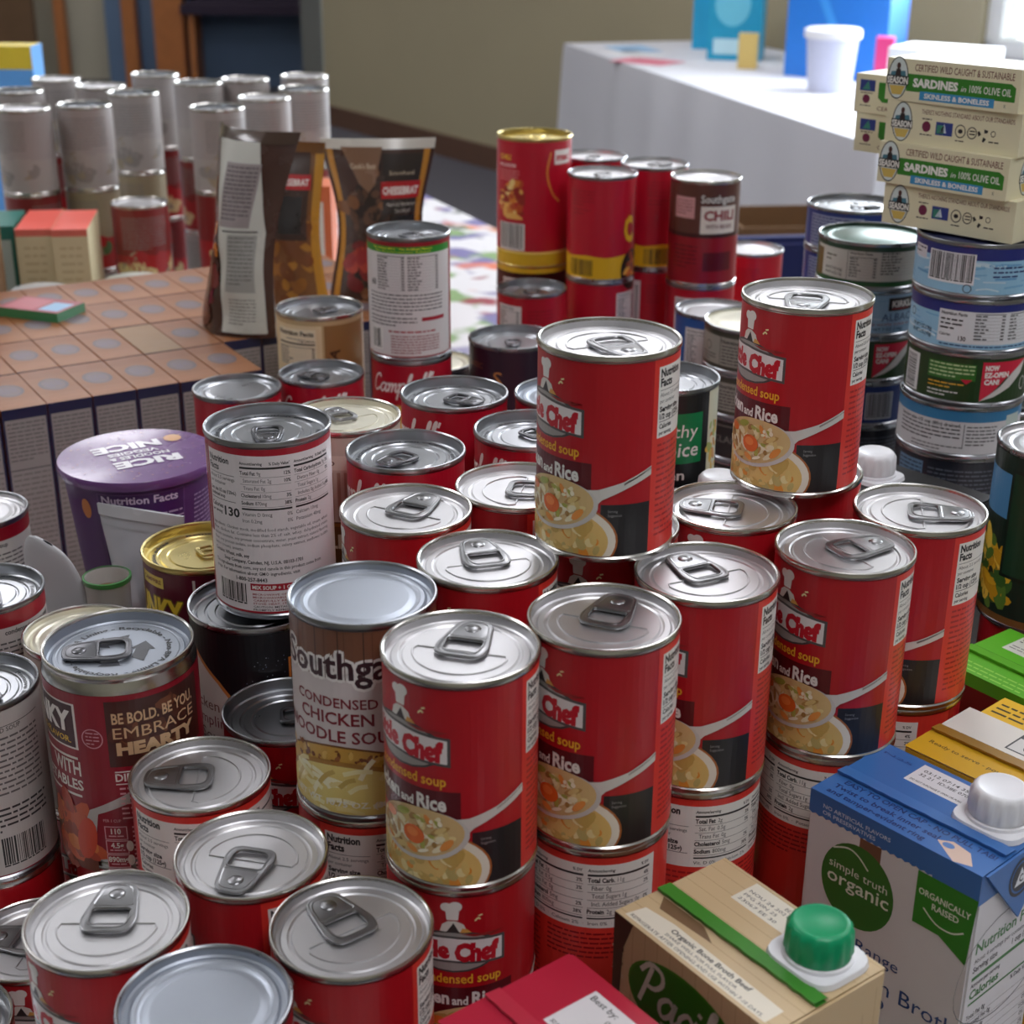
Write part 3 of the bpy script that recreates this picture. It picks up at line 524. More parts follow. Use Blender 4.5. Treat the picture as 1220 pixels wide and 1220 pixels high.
# tuna cans (85 mm across, 38 mm tall): x=0 faces the camera
def tuna_art(kind):
    def f():
        L = Lab(); B = -31
        if kind == 'water':
            L.rect(-133, -8, 133, 0, (38, 46, 120)); L.up(); r = random.Random(3)
            for i in range(46): x, y = r.uniform(-130, 130), r.uniform(B + 3, -10); L.stroke([(x, y), (x + 7, y + r.uniform(-1, 1.6)), (x + 15, y + r.uniform(-1, 1))], r.uniform(.6, 1.6), r.choice([(206, 226, 236), (120, 176, 214), (190, 214, 230), (104, 160, 204)]))
            L.up(); L.rect(-36, -12, -20, -3.6, (216, 214, 220)); L.lines(-35, -5, -21, 2, 3, 1.5, INK, 4); L.bars(-16, -25, 18, -4, 6, (226, 226, 230)); L.lines(30, -12, 62, 3, 3, 1.6, (36, 50, 110), 7); L.ring(14, -27.5, 3, 3, .6, (60, 70, 90))
            return L
        if kind == 'facts':
            L.rect(-133, -8, 133, 0, (38, 46, 120)); L.up(); r = random.Random(5)
            for i in range(40): x, y = r.uniform(-130, 130), r.uniform(B + 3, -10); L.stroke([(x, y), (x + 8, y + r.uniform(-1, 1.6)), (x + 16, y + r.uniform(-1, 1))], r.uniform(.6, 1.6), r.choice([(206, 226, 236), (120, 176, 214), (190, 214, 230), (104, 160, 204)]))
            L.up(); L.rect(-6, -27.5, 64, -5, (220, 222, 226)); L.up(); L.text('Nutrition Facts', -4.5, -8.4, 2.2, INK, w=18, bold=.03); L.lines(-4.5, -11, 12, 3, 3, 1.7, INK, 4); L.text('Calories', -4.5, -23, 2, INK, bold=.02); L.text('130', 9, -25.6, 3.2, INK, bold=.03)
            nutri(L, 19, -5, 21, 21, 6, False); nutri(L, 43, -5, 20, 21, 8, False); L.text('NT WT 7 OZ (198g)', -31, -22, 2.6, (40, 70, 100), w=20, bold=.02); L.text('DR WT 5 OZ (142g)', -31, -26, 2.6, (40, 70, 100), w=20, bold=.02); L.ring(-33, -13, 3, 3, .7, (60, 70, 90)); L.lines(-4, -28.6, 60, 1, 2, 1.3, (30, 60, 110), 3, 1)
            return L
        if kind == 'ezopen':
            L.rect(-38, B + 1, -21, -3, (226, 226, 226)); L.up()
            r = random.Random(2); y = -5.0
            while y > B + 3: h = r.choice((.5, .9)); L.rect(-36, y - h, -24, y, INK); y -= h + r.choice((.5, .8))
            L.z = 0; L.rect(-12, -16, 22, -4, (52, 110, 40)); L.up(); L.lines(-11, -5, 21, 4, 2.7, 1.4, (190, 210, 160), 3); L.lines(-11, -18.6, 16, 2, 2.6, 1.3, (222, 170, 50), 5); L.lines(-11, -24.6, 12, 2, 2.6, 1.3, (220, 220, 216), 8); L.poly([(12, -15), (20, -15), (16, -18.5)], (196, 30, 60))
            L.poly([(26, -2), (62, -2), (44, -14), (34, -24), (26, B + 1)], (206, 30, 62)); L.poly([(62, -2), (58, -12), (48, -21), (36, -27), (26, B + 1), (40, -20), (50, -10)], (206, 204, 200)); L.up()
            for i, t in enumerate(('NOW', 'EZ-OPEN', 'CAN!')): L.text(t, 28, -8 - i * 5, 3.6, WHT, w=(10, 18, 11)[i], bold=.05)
            L.ring(62, -20, 3.6, 5, .8, (206, 204, 200)); L.text('TUNA', 78, -20, 10, (230, 226, 200), w=30, bold=.04); return L
        if kind == 'stripe':
            L.rect(-133, -7.5, 133, 0, (52, 120, 164)); L.rect(-133, B, 133, -7.5, (206, 206, 208)); L.up(); L.text('Serving size 1/2 cup (85g) drained,', -36, -11.4, 2.3, INK, w=50, bold=.03); L.lines(-36, -13, 14, 4, 2.9, 1.5, (60, 58, 60), 3); L.lines(-22, -26, 16, 2, 2.5, 1.2, (90, 88, 90), 6); L.rect(16, -27, 16.5, -9, INK); L.lines(18, -10.5, 40, 6, 2.6, 1.4, (80, 78, 80), 9); L.rect(48, -28, 64, -4, (190, 206, 200)); return L
        if kind == 'dark':
            L.rect(-38, -26, -14, -3, (96, 130, 160)); L.up(); L.lines(-37, -5, -15, 6, 3, 1.6, (40, 60, 80), 3); L.lines(-10, -6, 60, 7, 3.2, 1.6, (90, 96, 108), 5); L.rect(-133, -29, 133, -28, (84, 90, 96)); return L
        if kind == 'slate':
            L.lines(-30, -5, 40, 6, 3.6, 1.6, (80, 86, 90), 7); L.bars(10, -28, 44, -6, 8, (150, 164, 160), (50, 60, 60)); return L
        if kind == 'navytext':
            L.rect(-45, B, 8, -3, (150, 156, 186)); L.up(); L.lines(-44, -4.5, 7, 9, 2.8, 1.8, (38, 50, 110), 4); L.rect(-20, -18, -8, -8, (60, 90, 170)); return L
        if kind == 'whitefacts':
            L.rect(-133, B, 133, B + 3, (40, 96, 50)); L.rect(-48, -27, 62, -3.4, (206, 204, 196)); L.up(); L.rect(-48, -28, -38, -6, (120, 100, 60)); L.text('NT WT 5 OZ (142g)', -33, -21, 2.2, INK, w=17, bold=.02); L.text('DR WT 4 OZ (113g)', -33, -24.6, 2.2, INK, w=17, bold=.02); L.lines(-33, -9, -22, 2, 3.4, 1.6, (90, 80, 60), 2)
            L.rect(-12, -27, -11.6, -4, INK); nutri(L, -10, -3.6, 22, 22, 3); nutri(L, 15, -2, 40, 22, 5, False); return L
        if kind == 'albacore':
            r = random.Random(9)
            for i in range(30): x, y = r.uniform(-60, 60), r.uniform(B + 3, -4); L.stroke([(x, y), (x + 8, y + r.uniform(-1, 1.6)), (x + 16, y)], r.uniform(.6, 1.6), r.choice([(170, 200, 220), (130, 172, 206)]))
            L.up(); L.rect(10, -13, 40, -2.5, (36, 28, 30)); L.up(); L.text('KIRKLAND', 13, -9.8, 5.0, WHT, w=34, bold=.045); L.lines(13, -11, 30, 1, 2, .9, (190, 60, 60), 3, 1); L.text('ALBACORE', 5, -21, 6.2, (32, 60, 120), w=46); L.text('SOLID WHITE TUNA IN WATER', -11, -25, 2.2, (150, 80, 100), w=58, bold=.01); L.text('NET WT 7 OZ (198g)', -9, -29, 2.4, (30, 80, 120), w=34, bold=.02); return L
        if kind == 'navybar':
            L.bars(26, -28, 50, -5, 4, (190, 196, 206)); L.lines(-6, -6, 20, 2, 7, 3.4, (90, 120, 190), 5); L.poly([(10, -29), (14, -19), (18, -29)], (80, 120, 200)); return L
        if kind == 'kirk':
            L.rect(-44, -28, 40, -4, (150, 146, 136)); L.up(); L.text('Nutrition Facts', -14, -9, 3.0, INK, w=28, bold=.03); L.rect(-15, -28, -14.4, -4, INK); L.lines(-13, -11, 30, 6, 2.8, 1.5, INK, 4); L.ring(-30, -14, 4, 4, .8, (70, 66, 60)); L.lines(-40, -20, -20, 3, 2.6, 1.3, INK, 5); return L
        if kind == 'kirkdark':
            L.text('KIRKLAND', -30, -18, 6, (120, 116, 108), w=44, bold=.01); L.rect(-133, -4, 133, -3, (120, 116, 108)); return L
    return f
# ------------------------------------------------------------------ room
FL = -740; CE = 1960
def slab(name, pts, z0, z1, m, col=None):
    mb = MB(); n = len(pts)
    mb.face([(x, y, z1) for x, y in pts], col); mb.face([(x, y, z0) for x, y in pts][::-1], col)
    for i in range(n):
        a, b = pts[i], pts[(i + 1) % n]; mb.face([(*a, z0), (*b, z0), (*b, z1), (*a, z1)], col)
    return structure(link(name, mb.build(name, m, 20)))
WALL = mat('cream_wall_paint', (168, 158, 130), 0.7, noise=0.06, nscale=3, bump=0.08, bscale=200)
WALL2 = mat('pale_wall_paint', (186, 180, 160), 0.7, noise=0.06, nscale=3, bump=0.08, bscale=200)
CARP = mat('grey_carpet', (88, 86, 94), 0.95, noise=0.25, nscale=220, bump=0.5, bscale=500)
CEIL = mat('white_ceiling_tile', (226, 224, 216), 0.8, noise=0.08, nscale=120, bump=0.2, bscale=300)
BASE = mat('brown_baseboard', (98, 70, 56), 0.5, noise=0.2, nscale=12)
OAK = mat('stained_oak', (178, 110, 58), 0.45, noise=0.25, nscale=14)
LAMPM = mat('lamp_diffuser', (250, 250, 255), 0.5, emit=LAMP)
WFRAME = mat('white_frame_paint', (226, 226, 222), 0.4, noise=0.03)
slab('floor', [(-6500, -3500), (5200, -3500), (5200, 12500), (-6500, 12500)], FL - 60, FL, CARP)
slab('ceiling', [(-6500, -3500), (5200, -3500), (5200, 12500), (-6500, 12500)], CE, CE + 60, CEIL)
# back wall, running diagonally, with a window opening
A0 = Vector((-1104, 9112)); DW = Vector((0.5596, -0.8288)); NW = Vector((-0.8288, -0.5596))   # along, towards the room
LW = 9600
def wseg(s0, s1, z0, z1, t=140, off=0):
    mb = MB(); P = [A0 + DW * s0 + NW * off, A0 + DW * s1 + NW * off, A0 + DW * s1 - NW * (t - off), A0 + DW * s0 - NW * (t - off)]
    q = [(p.x, p.y) for p in P]
    mb.face([(*p, z1) for p in q][::-1]); mb.face([(*p, z0) for p in q])
    for i in range(4):
        a, b = q[i], q[(i + 1) % 4]; mb.face([(*a, z0), (*b, z0), (*b, z1), (*a, z1)][::-1])
    return mb
w0, w1, wz0, wz1 = 4700, 6850, 60, 1650
mb = MB()
for a in ((0, w0, FL, CE), (w1, LW, FL, CE), (w0, w1, FL, wz0), (w0, w1, wz1, CE)):
    q = wseg(*a); n = len(mb.v); mb.v += q.v; mb.f += [tuple(i + n for i in f) for f in q.f]; mb.c += q.c; mb.m += q.m
structure(link('wall_back', mb.build('wall_back', WALL, 20)))
structure(link('baseboard_back', wseg(0, w0 + 3000, FL, FL + 110, 16, 16).build('baseboard_back', BASE, 20)))
wn = structure(link('window_1', wseg(w0 - 40, w1 + 40, wz0 - 50, wz0, 150, 30).build('window_sill', WFRAME, 20)))
for a in ((w0, w0 + 60, wz0, wz1), (w1 - 60, w1, wz0, wz1), (w0, w1, wz1 - 60, wz1), (w0, w1, wz0, wz0 + 60), ((w0 + w1) / 2 - 25, (w0 + w1) / 2 + 25, wz0 + 60, wz1 - 60)):
    link('window_frame', wseg(*a, 90, -30).build('window_frame', WFRAME, 20), wn)
GLASS = bpy.data.materials.new('window_glass'); GLASS.use_nodes = True
nt = GLASS.node_tree; nt.nodes.clear(); o_ = nt.nodes.new('ShaderNodeOutputMaterial'); tr = nt.nodes.new('ShaderNodeBsdfTransparent'); gl = nt.nodes.new('ShaderNodeBsdfGlossy'); mx = nt.nodes.new('ShaderNodeMixShader'); mx.inputs[0].default_value = .06; gl.inputs['Roughness'].default_value = .03
nt.links.new(tr.outputs[0], mx.inputs[1]); nt.links.new(gl.outputs[0], mx.inputs[2]); nt.links.new(mx.outputs[0], o_.inputs[0])
for a, b in ((w0 + 60, (w0 + w1) / 2 - 25), ((w0 + w1) / 2 + 25, w1 - 60)):
    link('pane', wseg(a, b, wz0 + 60, wz1 - 60, 6, -70).build('pane', GLASS, 20), wn)
slab('wall_left', [(-5600, -3000), (-5500, -3000), (-5500, 11200), (-5600, 11200)], FL, CE, WALL2)
slab('wall_front', [(-5600, -3100), (5000, -3100), (5000, -3000), (-5600, -3000)], FL, CE, WALL2)
slab('wall_right', [(4150, -3000), (4250, -3000), (4250, 1100), (4150, 1100)], FL, CE, WALL2)
slab('wall_far', [(-5600, 11100), (-700, 11100), (-700, 11200), (-5600, 11200)], FL, CE, WALL2)
slab('wall_return', [(-1230, 9140), (-1110, 9140), (-1110, 11100), (-1230, 11100)], FL, CE, mat('grey_door_jamb', (110, 112, 108), .6, noise=.1, nscale=6))
BLUEP = mat('blue_partition', (92, 116, 146), .6, noise=.15, nscale=3)
link_ = structure(slab('trim_1', [(-2760, 10720), (-1200, 10720), (-1200, 10760), (-2760, 10760)], FL, -150, BLUEP))
structure(slab('trim_2', [(-2400, 10560), (-2205, 10560), (-2205, 10700), (-2400, 10700)], FL, CE, OAK))
structure(slab('trim_3', [(-2620, 10600), (-2530, 10600), (-2530, 10700), (-2620, 10700)], FL, CE, OAK))
structure(slab('trim_4', [(-3080, 10640), (-3010, 10640), (-3010, 10700), (-3080, 10700)], FL, CE, OAK))
structure(slab('trim_5', [(-3560, 10700), (-3240, 10700), (-3240, 10760), (-3560, 10760)], FL, CE, mat('brown_door_leaf', (112, 84, 58), .5, noise=.2, nscale=8)))
t = thing('bench', 'dark upholstered bench against the blue partition beyond the oak post', 'bench', (-1700, 10500, -240)); 
mb = MB(); mb.box(-480, -120, 0, 420, 180, 60); link('seat', mb.build('seat', mat('dark_plum_fabric', (46, 34, 54), .8, noise=.2, nscale=20), 20, ), t)
mb = MB(); mb.box(-470, 150, 60, 410, 200, 230); link('backrest', mb.build('backrest', MATS['dark_plum_fabric'], 20), t)
for sx in (-440, 360):
    mb = MB(); mb.box(sx, -90, -500, sx + 40, 150, 0); link('leg', mb.build('leg', OAK, 20), t)
# ceiling lamps
def troffer(x, y, label, lx=600, ly=1200):
    t = thing('ceiling_lamp', label, 'lamp', (x, y, CE - 40), group='ceiling lamps over the hall')
    mb = MB()
    for b in ((-lx, -ly, 0, lx, -ly + 60, 40), (-lx, ly - 60, 0, lx, ly, 40), (-lx, -ly + 60, 0, -lx + 60, ly - 60, 40), (lx - 60, -ly + 60, 0, lx, ly - 60, 40)): mb.box(*[v * .5 if i % 3 < 2 else v for i, v in enumerate(b)])
    link('lamp_frame', mb.build('lamp_frame', WFRAME, 20), t)
    mb = MB(); mb.box(-lx / 2 + 30, -ly / 2 + 30, 8, lx / 2 - 30, ly / 2 - 30, 30); link('diffuser', mb.build('diffuser', LAMPM, 20), t)
for x, y in ((-1600, 1600), (300, 2600), (-1600, 4200), (300, 5200), (-1900, 6800), (2000, 1400), (500, -250), (-3800, 3000), (-2600, 9600), (-4200, 8200)):  # the far-end lamps are unseen, added to brighten the dark far wall
    troffer(x, y, 'white framed fluorescent panel lamp set in the ceiling')
# ------------------------------------------------------------------ tables
FLORAL = bpy.data.materials.new('floral_tablecloth'); FLORAL.use_nodes = True
nt = FLORAL.node_tree; b = nt.nodes['Principled BSDF']; b.inputs['Roughness'].default_value = .45
tc = nt.nodes.new('ShaderNodeTexCoord'); src = None
base = nt.nodes.new('ShaderNodeRGB'); base.outputs[0].default_value = lin((206, 204, 206)); src = base.outputs[0]
for i, (c, s, th) in enumerate((((120, 150, 96), 11, .60), ((110, 104, 150), 9, .60), ((206, 110, 80), 8, .63), ((140, 30, 50), 10, .68), ((70, 80, 70), 13, .66))):
    n = nt.nodes.new('ShaderNodeTexNoise'); n.inputs['Scale'].default_value = s; n.inputs['Detail'].default_value = 2; mp = nt.nodes.new('ShaderNodeMapping'); mp.inputs['Location'].default_value = (i * 3.7, i * 1.3, i)
    nt.links.new(tc.outputs['Object'], mp.inputs[0]); nt.links.new(mp.outputs[0], n.inputs['Vector'])
    r = nt.nodes.new('ShaderNodeMapRange'); r.inputs['From Min'].default_value = th - .04; r.inputs['From Max'].default_value = th + .03; nt.links.new(n.outputs['Fac'], r.inputs['Value'])
    mx = nt.nodes.new('ShaderNodeMix'); mx.data_type = 'RGBA'; nt.links.new(r.outputs[0], mx.inputs[0]); nt.links.new(src, mx.inputs[6]); mx.inputs[7].default_value = lin(c); src = mx.outputs[2]
nt.links.new(src, b.inputs['Base Color'])
PLY = mat('folding_table_top', (190, 184, 172), .5, noise=.06); LEGM = mat('grey_table_leg', (96, 98, 102), .4, .6)
def poly_table(label, clabel, pts, z, drop, cm, inset=60, legs=True, wavy=10):
    c = (sum(p[0] for p in pts) / len(pts), sum(p[1] for p in pts) / len(pts))
    t = thing('folding_table', label, 'table', (c[0], c[1], FL))
    mb = MB(); n = len(pts); q = [(x - c[0], y - c[1]) for x, y in pts]
    ins = [(x * .985, y * .985) for x, y in q]; zt = z - 4 - FL
    mb.face([(*p, zt) for p in ins]); mb.face([(*p, zt - 28) for p in ins][::-1])
    for i in range(n): a, b2 = ins[i], ins[(i + 1) % n]; mb.face([(*a, zt - 28), (*b2, zt - 28), (*b2, zt), (*a, zt)])
    link('table_top', mb.build('table_top', PLY, 20), t)
    for x, y in q:
        mb = MB(); mb.tube([(x * .86, y * .86, 0), (x * .86, y * .86, zt - 28)], 16, 8); link('leg', mb.build('leg', LEGM, 40), t)
    k = thing('tablecloth', clabel, 'tablecloth', (c[0], c[1], z))
    mb = MB(); mb.face([(*p, 0) for p in q]); per = []
    for i in range(n):
        a, b2 = Vector(q[i]), Vector(q[(i + 1) % n]); m = max(2, int((b2 - a).length / 60))
        per += [a + (b2 - a) * j / m for j in range(m)]
    rr = random.Random(3); ph = [rr.uniform(0, 6) for _ in per]
    rows = []
    for d in (0, .08, .3, .6, 1):
        row = []
        for i, p in enumerate(per):
            u = p.normalized(); row.append((p.x + u.x * (4 + wavy * d * (1.4 + math.sin(i * 1.15 + ph[i] * .25))), p.y + u.y * (4 + wavy * d * (1.4 + math.sin(i * 1.15 + ph[i] * .25))), -drop * d - (0 if d else 0)))
        rows.append(row)
    rows[0] = [(p.x, p.y, 0) for p in per]
    mb.grid(rows[::-1], None, 0, True); k.data = None
    k2 = mb.build('tablecloth', cm, 50); bpy.data.objects.remove(k)
    k = thing('tablecloth', clabel, 'tablecloth', (c[0], c[1], z), data=k2); return t
poly_table('folding table in front carrying the soup can stacks', 'floral plastic cloth under the front soup can stacks', [(-1100, 250), (760, 250), (760, 1076), (-1100, 1076)], -.4, 180, FLORAL, wavy=1)
poly_table('folding table behind carrying the orange boxes and back cans', 'floral plastic cloth on the table with the orange boxes', [(-1900, 1094), (690, 1094), (-430, 3500), (-1900, 3500)], 35.6, 180, FLORAL, wavy=1)
WCLOTH = mat('white_table_linen', (206, 206, 212), .75, noise=.05, nscale=4, bump=.1, bscale=400)
tx = Vector((.2747, -.9615)); ty = Vector((.9615, .2747)); ta = Vector((183, 5905))
poly_table('long folding table under a white cloth by the window', 'white cloth hanging long over the table by the window', [tuple(ta), tuple(ta + tx * 2400), tuple(ta + tx * 2400 + ty * 690), tuple(ta + ty * 690)], 29.6, 560, WCLOTH, wavy=34)
# ------------------------------------------------------------------ cans: assembly
FULL = {}
def add_can(name, label, x, y, zt, H=101.6, R=34.15, art='chef', base=RED, fr=0.0, tab=None, lid='tab', body=TIN, lidm=None, group=None, words=None, neck=0.0, top=3.8, cat='can', tabm=None, tabsc=1.0, hide=False):
    a = math.atan2(-y, -x) + math.radians(fr)
    t = thing(name, label, cat, (x, y, zt - H), a, group)
    link('can_body', can_body(R, H, body, neck), t); lo = link('can_lid', can_lid(R, H, lid, lidm or (LIDC if lid == 'deep' else LIDM)), t)
    f = ART[art] if isinstance(art, str) else art
    if f is not None or base: link('can_label', can_label(art if isinstance(art, str) else label, R + neck, H, base, f, top if not neck else 10.5, 3.6 if not neck else 6.5), t)
    if words: link('lid_print', ring_text(R, H, H - 5.85, words, R - 8.2, 2.4), lo)
    if tab is not None:
        wa = math.radians(tab) - math.atan2(x, y) - a; z = H - (2.6 if lid == 'tab' else 4.4)
        lo.rotation_euler = (0, 0, wa); link('pull_tab', pull_tab(tabm or (TABD if lid == 'deep' else TABM), tabsc), lo, (0, 0, z))
    return t
ART = {'chef': chef_art, 'camp': camp_front, 'campback': camp_back, 'greenband': green_band_back, 'south': southgate_art, 'chunky': chunky_art, 'gchunky': gold_chunky_art, 'black': black_art, 'tan': tan_art,
       'textback': text_back_art, 'white': white_art, 'purple': purple_can_art, 'beige': beige_art, 'talls': chili_tall_art, 'redyellow': red_yellow_art, 'redplain': red_plain_art, 'chilican': chili_can_art,
       'healthy': healthy_art, 'corn': corn_art, None: None}
for k in ('water', 'facts', 'ezopen', 'stripe', 'dark', 'slate', 'navytext', 'whitefacts', 'albacore', 'navybar', 'kirk', 'kirkdark'): ART['tuna_' + k] = tuna_art(k)
LV = [0, 101.6, 203.2, 304.8, 406.4]
def under(x, y, ztop, z0=0.0, R=34.15, what='red soup can'):
    """cans below a stack, mostly hidden by the rows in front"""
    n = max(1, round((ztop - z0) / 103)); h = (ztop - z0) / n
    for i in range(n):
        t = add_can('soup_can', 'plain red soup can hidden low in a stack behind other cans', x, y, z0 + h * (i + 1), 101.6, 34.15, fr=25, group='hidden bottom cans of the stacks')
        t.location.z = (z0 + h * i) * .001; t.scale = (R / 34.15, R / 34.15, h / 101.6)
# red soup cans: key, label, x, y, level, label turn, tab direction
CHEF = [
 ('red chicken and rice soup can in front, tallest beside the noodle soup can', -21.4, 570.5, 3, -8.6, 73),
 ('red soup can with chef hat emblem directly under the frontmost upright red can', -22, 571.5, 2, 33, None),
 ('red chicken and rice soup can just right of the frontmost one', 40.8, 599.2, 3, -12, 72),
 ('red soup can showing a wide nutrition table, behind the small wood-print carton', 40.4, 600.5, 2, -167, None),
 ('red soup can third in the front diagonal, right of the second chicken and rice can', 91.2, 646.6, 3, -11, 124),
 ('red soup can with nutrition table under the third can of the front diagonal', 90.4, 647.4, 2, -101, None),
 ('red chicken and rice soup can standing highest in the middle of the pile', 45.0, 686.7, 4, -19, -62),
 ('dark red soup can under the highest middle chicken and rice can', 50.0, 702.5, 3, 12, None),
 ('red chicken and rice soup can standing high beside the tuna stacks', 152.1, 768.9, 4, -14.8, -95),
 ('dark red soup can under the high can beside the tuna stacks', 158.2, 781.5, 3, 12, None),
 ('red chicken and rice soup can behind the blue broth carton', 162.2, 676.6, 3, -9, 40),
 ('red soup can with nutrition table behind the blue broth carton, lower of two', 162.4, 677.4, 2, -204, None),
 ('red soup can at far right of the red group, before the dark tuna cans', 210.8, 726.2, 3, -24, 5),
 ('red soup can with nutrition table under the far right red can', 210.2, 727.0, 2, -197, None),
 ('red soup can with tab pointing back right, lowest row bottom centre', -65.4, 515.0, 2, -13, 120),
 ('red soup can with pale lid at lower left, emblem turned left', -167.5, 518.3, 2, -27, 73),
 ('red soup can with nutrition table beside the maroon hearty soup can', -150.2, 630.4, 2, -131, 170),
 ('red soup can with tab pointing to the camera, lower left', -115.0, 565.4, 2, -54, -114),
 ('red soup can behind the noodle soup can, lid seen over it', -54.5, 721.4, 3, -35, 60),
 ('red soup can between the noodle soup can and the highest middle can', -11.5, 660.5, 3, -13, 105),
 ('dark red soup can with lid half hidden by the highest middle can', 3.4, 754.6, 3, -50, -10),
 ('red soup can with tab pointing left, between two high cans', 113.6, 728.2, 3, 10, 175),
 ('red soup can with nutrition table under the noodle soup can', -68.2, 622.0, 2, -101, None),
]
for lb, x, y, lv, fr, tb in CHEF: add_can('soup_can', lb, x, y, LV[lv], fr=fr, tab=tb, group='red chicken and rice soup cans', tabsc=1.15)
for x, y, lv in ((-22, 571.5, 1), (40.4, 600.5, 1), (90.4, 647.4, 1), (50, 702.5, 2), (158.2, 781.5, 2), (162.4, 677.4, 1), (210.2, 727, 1), (-65.4, 515, 1), (-167.5, 518.3, 1), (-150.2, 630.4, 1), (-115, 565.4, 1), (-54.5, 721.4, 2), (-11.5, 660.5, 2), (3.4, 754.6, 2), (113.6, 728.2, 2), (-68.2, 622, 1)):
    under(x, y, LV[lv])
CAMP = 'Remove lid with care - Recyclable steel can - Caution edges'
add_can('soup_can', 'low red soup can whose lid peeps out left of the pale-lidded red can', -243, 634, 101.6, fr=20, tab=150, tabsc=1.15, group='red chicken and rice soup cans')
add_can('soup_can', 'low can with plain ringed lid in the bottom left corner', -270, 571, 101.6, lid='plain', lidm=TIN2, fr=20)
add_can('soup_can', 'can with plain blue-grey lid, frontmost at the bottom', -117.5, 468.5, 203.2, lid='plain', lidm=LIDG, body=TIN2, art='white', base=(214, 204, 196), fr=120); under(-117.5, 468.5, 101.6)
add_can('soup_can', 'chicken noodle soup can with wood-plank label and blue-grey plain lid', -67.6, 621.6, 304.8, lid='plain', lidm=LIDG, body=TIN2, art='south', base=(214, 204, 204), fr=-80)
add_can('soup_can', 'dark ring-topped can left of the noodle soup can', -116.4, 692, 203.2, lid='deep', lidm=TIN2, body=TIN2, fr=10, tab=0, tabsc=.8); under(-116.4, 692, 101.6)
add_can('soup_can', 'white nutrition-side soup can standing on the black can', -131.5, 769.9, 333.6, art='campback', base=(166, 22, 42), lid='deep', body=TIN2, fr=-66.5, tab=-90, tabsc=.88, words=CAMP)
add_can('soup_can', 'black chicken and dumpling soup can under the white nutrition-side can', -142, 762, 232, H=116, R=38, art='black', base=(24, 22, 26), lid='deep', body=TIN2, fr=-7, tab=165, tabsc=.75); under(-142, 762, 116, R=37)
t = add_can('soup_can', 'maroon hearty soup can with recycling arrows printed on its lid', -199.5, 686.2, 245, H=112, R=38, art='chunky', base=(142, 10, 34), lid='flat', body=TIN, lidm=LIDG, tabm=TABD, fr=-37, tab=176, neck=1.6, tabsc=1.2)
def recycle_print():
    mb = MB(); L = Lab(); z = 112 - 5.85
    L.text('Recyclable - Non-BPA Lining - Recyclable - Non-BPA Lining -', 0, 0, 3.0, (52, 54, 58), w=2 * PI * 24.5 * .96, bold=.03); L.put(mb, arc(24.0, z), 2.0)
    L = Lab()
    for k in range(3):
        a = k * 2 * PI / 3 + .3; R2 = lambda x, y: (x * math.cos(a) - y * math.sin(a), x * math.sin(a) + y * math.cos(a))
        L.poly([R2(*p) for p in ((-10, -15), (3, -15), (3, -18), (11.5, -11), (3, -5), (3, -8), (-6.5, -8))], (66, 68, 74))
    L.put(mb, plane((0, 0, z), (1, 0, 0), (0, 1, 0)), None); return mb.build('lid_print', PAPER, smooth=0)
link('lid_print', recycle_print(), [c for c in t.children if c.name.startswith('can_lid')][0]); under(-199.5, 686.2, 133, R=34.15)
add_can('soup_can', 'white-labelled can with barcode at the left edge of the photo', -281.5, 697, 215, H=104, art='textback', base=(150, 18, 40), lid='deep', body=TIN2, fr=0, tab=-60, tabsc=.88, words=CAMP); under(-281.5, 697, 111)
add_can('soup_can', 'red-banded white can with ring tab at left edge, behind the barcode can', -304, 790, 225, H=104, art='white', base=(196, 190, 186), lid='deep', body=TIN2, fr=45, tab=-80, tabsc=.88, words=CAMP); under(-304, 790, 121)
add_can('soup_can', 'unlabelled cream can with plain lid behind the maroon hearty can', -240, 762, 212, H=104, art=None, base=(186, 178, 162), lid='plain', body=TIN, lidm=CREAM); under(-240, 762, 108)
add_can('soup_can', 'maroon can with gold lid and yellow lettering', -183.7, 829.1, 235, H=112, R=37, art='gchunky', base=(132, 14, 40), lid='deep', body=GOLD, lidm=GOLD, fr=-62, tab=20, tabm=GOLD, tabsc=.75, words=CAMP); under(-183.7, 829.1, 123)
add_can('soup_can', 'tan-labelled can with cream lid behind the white nutrition-side can', -101.3, 867.4, 304.8, art='tan', base=(206, 196, 182), lid='tab', body=TIN, lidm=CREAM, fr=-46, tab=115, tabsc=.86); under(-101.3, 867.4, 203.2)
for lb, x, y, fr, tb in (('red script-lettered can with dented rim beside the white nutrition-side can', -60.5, 808, -112, -135), ('red script-lettered can at the back of the middle cluster', -36.8, 912, -110, -35), ('red script-lettered can half hidden left of the highest middle can', 10.9, 845, -120, 45)):
    add_can('soup_can', lb, x, y, 304.8, art='camp', base=(172, 16, 40), lid='deep', body=TIN2, fr=fr, tab=tb, tabsc=.88, words=CAMP, group='red script-lettered soup cans'); under(x, y, 203.2)
add_can('soup_can', 'red script-lettered can with plain lid sliver left of the highest middle can', 35, 914, 304.8, art='camp', base=(172, 16, 40), lid='plain', body=TIN2, lidm=LIDG, fr=40, group='red script-lettered soup cans'); under(35, 914, 203.2)
Z2 = 36.0
add_can('soup_can', 'red script-lettered can with plain lid before the orange boxes', -213, 1121, 239.2, art='camp', base=(172, 16, 40), lid='plain', body=TIN2, lidm=TIN2, fr=-20, group='red script-lettered soup cans'); under(-213, 1121, 137.6, Z2)
add_can('soup_can', 'red script-lettered can in front of the beige jar-like can', -152.7, 1160.6, 239.2, art='camp', base=(172, 16, 40), lid='deep', body=TIN2, fr=-60, tab=150, tabsc=.88, group='red script-lettered soup cans'); under(-152.7, 1160.6, 137.6, Z2)
